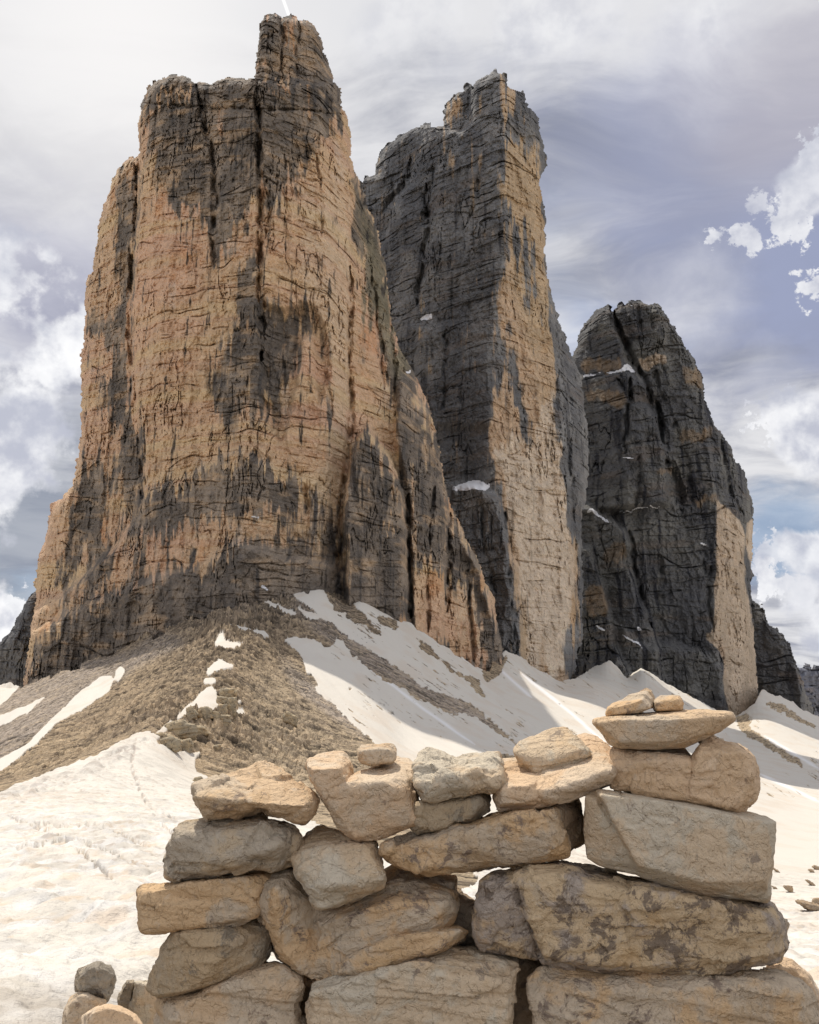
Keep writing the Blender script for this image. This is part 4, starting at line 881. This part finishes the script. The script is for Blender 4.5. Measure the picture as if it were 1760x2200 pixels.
# left column
stone('humped tan slab topping the left column of the wall', [
    (P_((45, 520), (60, 470), (180, 430, .12), (430, 390, .15), (520, 330, .18), (580, 305, .2), (640, 330, .2), (600, 660), (400, 690), (260, 715), (150, 725), (90, 640), (50, 580)), P_((75, 560, .0), (260, 570, -.01), (400, 590, -.02), (600, 590, -.01), (160, 690, .01))),
    (P_((430, 390, .15), (580, 305, .2), (640, 330, .2), (690, 390, .18), (880, 490, .12), (960, 540, .08), (992, 580, .06), (985, 630, .06), (930, 720), (890, 765), (820, 770), (740, 740), (540, 655)), P_((400, 590, -.02), (740, 620, -.02), (870, 630, -.02), (900, 560, .02), (860, 740, .0)))], 'tan', group=G1, Y=2.0)
stone('grey-beige block second from the top of the left column', [
    (A_((350, 690), (378, 605), (400, 585, .1), (470, 570, .14), (680, 550, .16), (770, 520, .18), (800, 545, .16), (800, 760), (700, 800), (590, 812), (480, 825), (370, 835), (345, 820), (345, 760)), A_((400, 640, 0), (780, 600, .01), (780, 715, -.015), (580, 750, -.015), (500, 800, 0), (380, 800, .01))),
    (A_((680, 570, .12), (850, 570, .12), (930, 600, .1), (960, 650, .08), (960, 700, .08), (930, 770, .07), (880, 785), (700, 800)), A_((780, 600, .01), (860, 690, -.01), (700, 730, -.015), (900, 620, .04)))], 'grey', group=G1)
stone('mottled tan block with a dark right half, third down in the left column', [(A_((220, 885), (300, 865, .12), (500, 825, .14), (640, 815, .14), (870, 795, .16), (860, 850, .1), (770, 900), (765, 1010), (700, 1030), (560, 1055), (400, 1068), (270, 1076), (232, 1070), (228, 1000)), A_((235, 905, 0), (520, 850, 0), (740, 840, .02), (740, 1000, .02), (400, 1055, 0), (245, 1060, 0)))], 'ochre', group=G1)
stone('grey-brown stone with a slanting ridge, fourth down in the left column', [(A_((375, 1072), (560, 1055, .12), (760, 1015, .14), (800, 1080, .1), (832, 1150, .1), (820, 1190, .08), (770, 1250), (650, 1300), (480, 1350), (330, 1387), (270, 1392), (255, 1350), (280, 1260), (335, 1170), (352, 1110)), A_((380, 1090, .01), (600, 1090, 0), (640, 1150, -.02), (490, 1330, -.01), (290, 1360, .01)))], 'olive', group=G1)
stone('large brown stone at the bottom left of the wall, cut by the frame', [(A_((290, 1420), (340, 1385, .06), (480, 1355, .12), (600, 1310, .15), (740, 1258, .16), (830, 1215, .16), (930, 1250, .12), (968, 1290, .08), (962, 1400), (958, 1509), (940, 1900), (320, 1900), (285, 1500)), A_((330, 1440, 0), (620, 1330, 0), (860, 1260, .02), (940, 1310, .03), (930, 1850, 0), (350, 1850, 0)))], 'tan', group=G1)
# middle
stone('big orange-tan curved stone with a vertical crease in the middle of the wall', [
    (A_((762, 880), (800, 845, .1), (935, 785, .14), (1030, 950, .08), (1040, 965, .08), (1025, 1310), (1015, 1318), (980, 1290), (920, 1240), (850, 1210), (820, 1140), (790, 1050), (765, 960)), A_((775, 900, .03), (850, 890, .0), (1000, 1060, .05), (1005, 1280, .05), (870, 1170, .01))),
    (A_((1030, 970, .09), (1200, 925, .12), (1340, 880, .16), (1348, 790, .2), (1400, 765, .2), (1490, 810, .18), (1540, 860, .14), (1685, 905, .1), (1690, 960), (1660, 1062), (1500, 1160), (1420, 1200), (1300, 1270), (1180, 1308), (1015, 1312)), A_((1040, 1060, .03), (1200, 1010, 0), (1400, 960, 0), (1650, 950, .01), (1640, 1050, .02), (1200, 1290, .01))),
    (A_((1330, 1110), (1640, 1066), (1700, 1060), (1740, 1080), (1728, 1110), (1640, 1165), (1480, 1182), (1420, 1212), (1300, 1282), (1180, 1317), (1060, 1317), (1080, 1220)), A_((1100, 1240, 0), (1360, 1140, -.02), (1500, 1100, -.03), (1700, 1080, -.01), (1600, 1155, -.02), (1250, 1280, -.01)))], 'ochre', T=.26, group=G1, Y=2.0)
stone('squarish grey stone with a sunlit top wedged in the middle of the wall', [(P_((805, 1030), (850, 970), (860, 900, .15), (900, 830, .2), (980, 785, .22), (1110, 800, .22), (1210, 880, .16), (1390, 890, .14), (1420, 940, .1), (1450, 1060), (1480, 1170), (1450, 1230), (1300, 1290), (1150, 1350), (985, 1372), (960, 1350), (900, 1250), (820, 1110)), P_((850, 1000, .03), (1050, 960, .03), (1370, 940, .03), (900, 1190, -.02), (1040, 1215, -.03), (1440, 1130, -.01), (1465, 1180, -.01), (1000, 1345, .0)))], 'pale', Y=1.97, group=G1)
stone('large smooth pink-tan stone with a sunlit hollowed top carrying a pebble', [
    (P_((895, 320), (910, 285, .1), (1000, 245, .2), (1100, 210, .25), (1170, 220, .25), (1230, 290, .2), (1175, 420, .02), (1250, 600), (1100, 720), (1000, 540), (920, 420)), P_((905, 355, 0), (1140, 350, -.01), (1170, 420, 0), (1030, 560, 0))),
    (P_((1100, 470, .02), (1240, 400, .14), (1330, 350, .2), (1550, 262, .26), (1640, 270, .25), (1695, 310, .2), (1690, 400, .1), (1720, 560, .08), (1725, 770), (1640, 800), (1500, 840), (1390, 880), (1270, 895), (1220, 870), (1130, 790), (1000, 540)), P_((1220, 455, 0), (1340, 480, -.01), (1500, 450, -.01), (1600, 470, .0), (1690, 600, .03), (1700, 740, .02), (1010, 520, 0), (1250, 860, .02)))], 'pink', T=.3, group=G1, amp=.8, facet=.5)
stone('small brown pebble sitting in the hollow of the pink-tan stone', [(P_((1280, 210), (1290, 180, .05), (1350, 160, .08), (1440, 165, .08), (1530, 170, .07), (1555, 200, .05), (1550, 280, .02), (1520, 310, .02), (1380, 325, .02), (1300, 300, .02), (1282, 280, .02)), P_((1300, 215, 0), (1500, 212, 0), (1530, 290, 0), (1390, 312, 0)))], 'tan', Y=2.09, T=.11, vox=.003, group=G1, amp=.5)
stone('cream stone with a raised left horn, right of the pebble stone', [
    (C_((55, 1010), (60, 950), (85, 895, .08), (105, 885, .1), (130, 885, .1), (155, 912, .1), (240, 930, .12), (240, 1068), (180, 1080), (90, 1086), (65, 1050)), C_((70, 1030, 0), (180, 1000, -.01), (230, 990, 0), (120, 1070, 0))),
    (C_((150, 940, .1), (230, 925, .12), (350, 895, .12), (410, 897, .1), (425, 960, .06), (420, 1040), (300, 1062), (180, 1080)), C_((180, 1000, -.01), (300, 975, -.01), (408, 1000, 0), (400, 1035, 0)))], 'pale', Y=1.98, group=G1, T=.2)
stone('dark-edged flat stone under the horned cream stone', [([(862, 1690), (960, 1680, .1), (1027, 1668, .1), (1028, 1700, .05), (1000, 1730), (940, 1747), (882, 1757), (865, 1740)], [(880, 1700, 0), (1005, 1686, 0), (990, 1725, 0), (885, 1745, 0)])], 'olive', Y=2.02, T=.2, group=G1)
stone('long tilted orange-grey slab bridging the middle stones', [([(805, 1790), (835, 1768, .1), (1000, 1735, .16), (1045, 1712, .18), (1150, 1698, .18), (1188, 1690, .16), (1196, 1798, .04), (1140, 1812), (1050, 1822), (950, 1832), (900, 1840), (860, 1822), (812, 1808)], [(941, 1780, 0), (1030, 1742, -.01), (1095, 1718, -.01), (1165, 1706, 0), (1180, 1795, .01), (900, 1832, .01)])], 'ochre', Y=1.98, T=.24, group=G1)
stone('dark upright end block beside the tilted orange-grey slab', [(B_((485, 600, .03), (590, 555, .12), (612, 620, .12), (640, 700, .1), (636, 770, .1), (525, 838, .03), (490, 700, .02)), B_((500, 620, .0), (600, 640, .06), (530, 820, .01)))], 'brown', Y=2.03, T=.2, group=G1)
stone('flat sunlit tray-like stone carrying a tilted block, between the middle and the right column', [
    (B_((220, 570), (250, 540), (262, 470, .1), (250, 395, .22), (330, 385, .24), (420, 480, .05), (480, 600), (430, 616), (370, 602), (300, 606), (240, 622)), B_((262, 525, 0), (395, 515, 0), (400, 590, 0), (250, 600, .0))),
    (B_((390, 500, .04), (330, 390, .22), (600, 290, .32), (640, 275, .32), (700, 290, .3), (750, 340, .22), (785, 380, .16), (800, 440, .06), (760, 500), (640, 552), (520, 577), (470, 608), (420, 590)), B_((420, 545, 0), (520, 530, -.01), (650, 490, -.01), (770, 440, 0), (500, 570, 0)))], 'pink', Y=1.98, T=.36, group=G1, amp=.8, facet=.6)
stone('tilted block of layered stone resting on the flat tray-like stone', [(B_((310, 350), (342, 310, .06), (540, 235, .16), (560, 245, .16), (610, 300, .12), (655, 348, .08), (672, 385, .06), (640, 405, .03), (540, 432, .03), (420, 468, .03), (395, 462, .03), (330, 392, .03)), B_((335, 375, .01), (400, 430, -.01), (520, 395, -.01), (645, 352, .0), (655, 390, .01), (410, 458, 0)))], 'pale', Y=2.07, T=.2, vox=.003, group=G1, amp=.8)
# right column
stone('long boat-shaped slab with a pointed right end, near the top of the right column', [(B_((685, 215), (740, 195, .1), (900, 180, .14), (1060, 165, .16), (1200, 172, .12), (1325, 175, .06), (1335, 205), (1290, 240), (1200, 290), (1100, 332), (1000, 345), (900, 341), (800, 336), (750, 320), (712, 262)), B_((705, 222, .01), (830, 208, 0), (1100, 205, -.01), (1290, 195, .02), (1100, 300, 0), (800, 310, 0), (745, 260, .0)))], 'tan', Y=1.97, T=.22, group=G1, amp=.7, facet=.5)
stone('small tan block lying on the left part of the boat-shaped slab', [(B_((738, 192), (748, 150), (775, 128, .06), (900, 88, .08), (925, 82, .08), (950, 110, .06), (956, 150, .04), (900, 178), (800, 190)), B_((755, 158, 0), (905, 115, 0), (945, 152, .0), (780, 184, 0)))], 'ochre', Y=2.02, T=.12, vox=.003, group=G1, amp=.5, rim=.02)
stone('little stone peeping up behind the small tan block at the top of the right column', [(B_((880, 95, .03), (925, 68, .04), (945, 75, .04), (960, 112, .03), (958, 150, .03), (900, 150, .03)), None)], 'ochre', Y=2.13, T=.09, vox=.003, group=G1, amp=.4)
stone('small squared stone lying right of the tan block on the boat-shaped slab', [(B_((960, 125), (990, 105, .05), (1075, 100, .06), (1087, 130), (1089, 160), (1040, 170), (965, 163)), B_((972, 130, 0), (1072, 120, 0), (1080, 160, 0), (975, 160, 0)))], 'ochre', Y=2.04, T=.1, vox=.003, group=G1, amp=.5, rim=.02)
stone('rounded pink-tan stone with a big right lobe, under the boat-shaped slab', [
    (B_((760, 345), (900, 338, .14), (1100, 345, .16), (1145, 380, .12), (1160, 450), (1200, 600), (1150, 612), (950, 566), (760, 526), (752, 510), (800, 440), (790, 380)), B_((800, 385, .03), (860, 405, 0), (1120, 400, 0), (1160, 590, 0), (790, 500, .02))),
    (B_((1120, 410, .05), (1180, 300, .06), (1210, 290, .08), (1350, 320, .08), (1430, 380, .06), (1442, 430), (1432, 470), (1446, 512), (1422, 572), (1378, 638), (1340, 640), (1150, 610), (1080, 500)), B_((1170, 360, -.01), (1360, 360, 0), (1410, 480, 0), (1350, 610, 0), (1130, 560, -.01)))], 'pink', Y=1.99, T=.26, group=G1, facet=.6)
stone('large pale greenish-grey slab with a chipped left corner, middle of the right column', [
    (B_((690, 540), (720, 535, .1), (1000, 570, .12), (1350, 630, .12), (1480, 660, .1), (1525, 682, .06), (1522, 760), (1505, 900), (1492, 1040), (1480, 1050), (1300, 1032), (1150, 1012), (1000, 970), (880, 925), (870, 860)), B_((715, 560, .0), (1000, 592, 0), (1480, 690, 0), (1475, 950, -.01), (1480, 1030, .03), (1300, 1020, .03), (1180, 960, -.015), (890, 880, -.015), (800, 720, -.01))),
    (B_((645, 565), (665, 543, .08), (720, 545, .06), (885, 880, .02), (880, 922, .04), (780, 902, .06), (700, 882, .06), (650, 850, .06), (640, 750, .06)), B_((690, 590, .02), (790, 740, .03), (860, 870, .02), (740, 860, .04)))], 'pale', Y=1.95, T=.3, group=G1, amp=.6, facet=.25)
stone('long dark blotched boulder with an ochre belly, second from the bottom of the right column', [
    (B_((160, 960), (230, 920, .08), (300, 890, .1), (400, 900, .08), (400, 1100, .04), (432, 1310), (280, 1282), (160, 1262), (130, 1212), (150, 1120), (152, 1050)), B_((200, 980, .01), (350, 960, .0), (385, 1100, .02), (400, 1290, .02), (160, 1220, .02))),
    (B_((310, 930, .02), (330, 900, .1), (400, 875, .12), (520, 875, .14), (700, 900, .14), (880, 942, .14), (1100, 1000, .12), (1300, 1040, .12), (1500, 1052, .1), (1565, 1100, .06), (1590, 1160), (1572, 1260), (1540, 1320), (1480, 1362), (1300, 1382), (1100, 1387), (900, 1372), (700, 1352), (445, 1332), (420, 1180, .02)), B_((340, 985, -.02), (500, 935, -.02), (1000, 1030, -.03), (1500, 1110, 0), (1500, 1290, 0), (900, 1345, -.02), (460, 1300, -.02), (440, 1150, -.02)))], 'dark', Y=1.97, T=.3, group=G1, amp=1.1)
stone('wide rough brown boulder at the bottom right of the wall, cut by the frame', [(B_((370, 1405), (500, 1355, .08), (700, 1362, .1), (1100, 1392, .1), (1480, 1376, .1), (1540, 1374, .08), (1640, 1422, .06), (1700, 1500), (1740, 1600), (1760, 1980), (480, 1980), (470, 1620), (400, 1480)), B_((390, 1425, .04), (480, 1475, 0), (900, 1480, 0), (1500, 1450, 0), (1650, 1500, .01), (1700, 1950, 0), (500, 1950, 0)))], 'ochre', Y=1.95, T=.32, group=G1)
stone('pale stone showing behind the bottom right boulder', [(B_((1480, 1350), (1530, 1300), (1600, 1318), (1680, 1390), (1730, 1480), (1790, 1600), (1790, 1900), (1500, 1900)), None)], 'pink', Y=2.2, T=.2, group=G1, amp=.6)
stone('broad pinkish-grey boulder at the bottom centre of the wall', [(Q_((195, 1000), (215, 900), (230, 835, .05), (400, 825, .1), (640, 770, .12), (860, 640, .14), (1080, 620, .14), (1300, 565, .14), (1330, 590, .14), (1640, 662, .12), (1652, 680, .1), (1590, 850), (1520, 1098), (1490, 1700), (200, 1700)), Q_((230, 890, 0), (560, 840, 0), (900, 690, 0), (1560, 730, 0), (1490, 1080, 0), (1450, 1650, 0), (240, 1650, 0)))], 'pale', Y=1.96, T=.32, group=G1)
stone('small jagged sunlit stone under the tilted slab, behind the curved stone', [(Q_((880, 45, .12), (1000, 70, .12), (1180, 100, .12), (1197, 150, .05), (1190, 240), (1165, 260), (1000, 260), (960, 160), (920, 110, .04)), Q_((970, 165, 0), (1185, 145, 0), (1170, 250, 0)))], 'ochre', Y=2.12, T=.2, group=G1, amp=.7)
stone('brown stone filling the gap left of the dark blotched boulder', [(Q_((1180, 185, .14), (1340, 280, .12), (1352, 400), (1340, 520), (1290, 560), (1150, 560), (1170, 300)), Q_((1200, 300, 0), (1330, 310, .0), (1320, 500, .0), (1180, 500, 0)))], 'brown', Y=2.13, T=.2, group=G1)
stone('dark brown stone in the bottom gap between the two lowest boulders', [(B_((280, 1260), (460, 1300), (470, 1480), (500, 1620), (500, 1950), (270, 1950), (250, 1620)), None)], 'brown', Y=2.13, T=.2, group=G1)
stone('added brown filler stone behind the left column and the curved stone, darkening the gap', [(A_((700, 800, .05), (880, 780, .08), (930, 800, .08), (900, 850), (800, 870), (770, 1000), (800, 1060), (740, 1100), (690, 1000)), None)], 'brown', Y=2.16, T=.16, group=G1, amp=.6)  # filler added so this joint reads as dark as shade
stone('added brown filler stone darkening the gap between the two bottom left boulders', [(A_((920, 1270), (1060, 1290), (1080, 1500), (1080, 1950), (900, 1950)), None)], 'brown', Y=2.2, T=.2, group=G1, amp=.6)  # added to stand in for shade where snow showed through
# small pile on the ground at the left
G2 = 'small stones piled on the ground at the lower left'
stone('dark grey angular stone on top of the small ground pile at the lower left', [(E_((500, 1800), (530, 1780), (600, 1750), (650, 1735), (720, 1770), (755, 1810), (762, 1880), (740, 1940), (710, 2010), (640, 1985), (590, 1945), (510, 1940), (495, 1870)), E_((520, 1840, .0), (640, 1790, -.03), (650, 1940, -.03), (700, 1980, 0), (540, 1930, 0), (740, 1850, .02)))], 'slate', Y=3.55, T=.2, vox=.005, group=G2, rim=.06)
stone('tan stone at the lower left supporting the dark grey angular one', [(E_((420, 2100), (440, 2030), (470, 1970), (520, 1950), (580, 1945), (650, 1985), (700, 2010), (640, 2080), (600, 2180), (600, 2400), (430, 2400)), None)], 'tan', Y=3.5, T=.25, vox=.005, group=G2, rim=.06)
stone('rounded pinkish stone in front of the small ground pile, cut by the lower frame', [(E_((545, 2110), (620, 2060), (700, 2030), (800, 2045), (900, 2090), (945, 2160), (960, 2400), (560, 2400)), None)], 'pink', Y=3.3, T=.25, vox=.005, group=G2, rim=.06, amp=.7)
stone('thin upright grey splinter of stone behind the small ground pile', [(E_((780, 2010), (790, 1960), (840, 1862), (890, 1862), (875, 1970), (865, 2060), (800, 2100)), None)], 'slate', Y=3.8, T=.1, vox=.004, group=G2, rim=.03, amp=.5)
stone('flat pale grey slab leaning beside the upright splinter', [(E_((860, 2050), (885, 1875), (1000, 1862), (1060, 1900), (1100, 2000), (1100, 2250), (900, 2200)), None)], 'pale', Y=3.75, T=.12, vox=.005, group=G2, rim=.03, amp=.6)

# ------------------------------------------------------------------ rocks on the ridge and on the right-hand snow
def far_stone(label, pts, pal='ridge', name='boulder', group=None, T=3.0, k=1.0, amp=1.0):
    xs = [p[0] for p in pts]; ys = [p[1] for p in pts]
    hx, hy, hz = ground_hit(sum(xs)/len(xs), max(ys)-.18*(max(ys)-min(ys)))
    s = hy/2.0*k
    out = [(p[0], p[1]) for p in pts]
    w = (max(xs)-min(xs))/FPX*hy
    sc_ = max(w/.3, .5)
    return stone(label, [(out, None)], pal, Y=hy-.12*w, T=w*.9/sc_, vox=.3/(max(xs)-min(xs))/1.0*1.3, sc=sc_, name=name, group=group, amp=amp*1.5, rim=.10*w/sc_, cat='rock', facet=1.2)
G3 = 'weathered blocks on the crest of the scree ridge'
far_stone('flat capstone on top of the little rock pillar on the ridge', M_((738, 358), (760, 345), (880, 343), (906, 362), (902, 420), (820, 432), (742, 412)), group=G3)
far_stone('left block just under the capstone of the ridge pillar', M_((718, 412), (816, 425), (815, 480), (740, 492), (712, 460)), group=G3)
far_stone('tall upright right-hand block of the ridge pillar under the capstone', M_((822, 425), (902, 420), (888, 600), (860, 605), (812, 500)), group=G3)
far_stone('lower left block of the ridge pillar', M_((722, 492), (812, 485), (818, 600), (720, 590)), group=G3)
far_stone('leftmost cube-like block standing alone against the snow on the ridge', M_((432, 525), (480, 508), (545, 570), (522, 622), (434, 637)), group=G3)
far_stone('wide block between the cube-like block and the ridge pillar', M_((562, 522), (620, 510), (672, 530), (668, 590), (705, 625), (560, 645), (528, 600)), group=G3)
far_stone('small block touching the left foot of the ridge pillar', M_((668, 555), (745, 560), (742, 650), (688, 650)), group=G3)
far_stone('squat block under the ridge pillar', M_((735, 590), (840, 590), (852, 680), (790, 702), (728, 655)), group=G3)
far_stone('large layered outcrop block at the left, over the snow edge of the ridge', M_((216, 745), (240, 690), (380, 640), (520, 690), (532, 790), (480, 812), (350, 800), (290, 790)), group=G3)
far_stone('low wedge of rock at the far left of the outcrop, poking into the snow', M_((108, 780), (200, 748), (300, 785), (180, 815)), group=G3)
far_stone('cracked tan block at the foot of the outcrop beside the snow', M_((158, 865), (200, 808), (300, 793), (368, 820), (384, 900), (362, 932), (260, 902)), group=G3)
far_stone('square block right of the cracked tan block at the snow edge', M_((368, 828), (470, 808), (502, 860), (472, 957), (380, 937)), group=G3)
far_stone('slanting block right of the large layered outcrop block', M_((498, 688), (600, 700), (645, 770), (540, 785)), group=G3)
far_stone('reddish-brown boulder lying in the rubble below the ridge pillar', M_((678, 872), (762, 858), (742, 912), (668, 927)), group=G3)
far_stone('dark outcrop step far down the right side of the ridge', M_((1320, 600), (1360, 545), (1400, 600), (1465, 610), (1462, 710), (1400, 680), (1340, 650)), group=G3)
far_stone('single boulder on the snow just above the left column of the wall', M_((488, 1205), (520, 1165), (570, 1160), (600, 1195), (570, 1225), (510, 1222)), group=None)
G4 = 'rocks melted out of the snow at the right edge'
for lab, pts in (('largest angular rock in the right-hand snow, near the dark boulder', O_((1128, 340), (1140, 318), (1255, 332), (1262, 440), (1200, 405))),
                 ('rounded rock in the snow at the very right edge', O_((1515, 540), (1530, 495), (1580, 485), (1650, 510), (1660, 590), (1530, 580))),
                 ('rock in the snow at the upper right edge above the others', O_((1508, 75), (1540, 60), (1600, 80), (1640, 130), (1580, 120))),
                 ('thin rock sliver in the snow below the upper right rock', O_((1448, 112), (1490, 110), (1530, 130), (1548, 165), (1500, 145))),
                 ('long low rock sliver in the right-hand snow', O_((1415, 252), (1460, 252), (1520, 290), (1565, 345), (1500, 315))),
                 ('pointed low rock in the snow right beside the pale slab', O_((978, 92), (1010, 92), (1050, 120), (1095, 165), (1040, 140))),
                 ('lowest pointed rock in the snow beside the foot of the pale slab', O_((965, 325), (1000, 335), (1040, 350), (1055, 382), (1010, 368))),
                 ('low rubble streak in the snow left of the rounded rock', O_((1285, 525), (1390, 535), (1450, 555), (1600, 600), (1650, 700), (1500, 640), (1400, 585)))):
    far_stone(lab, pts, pal='brown', name='rock', group=G4)
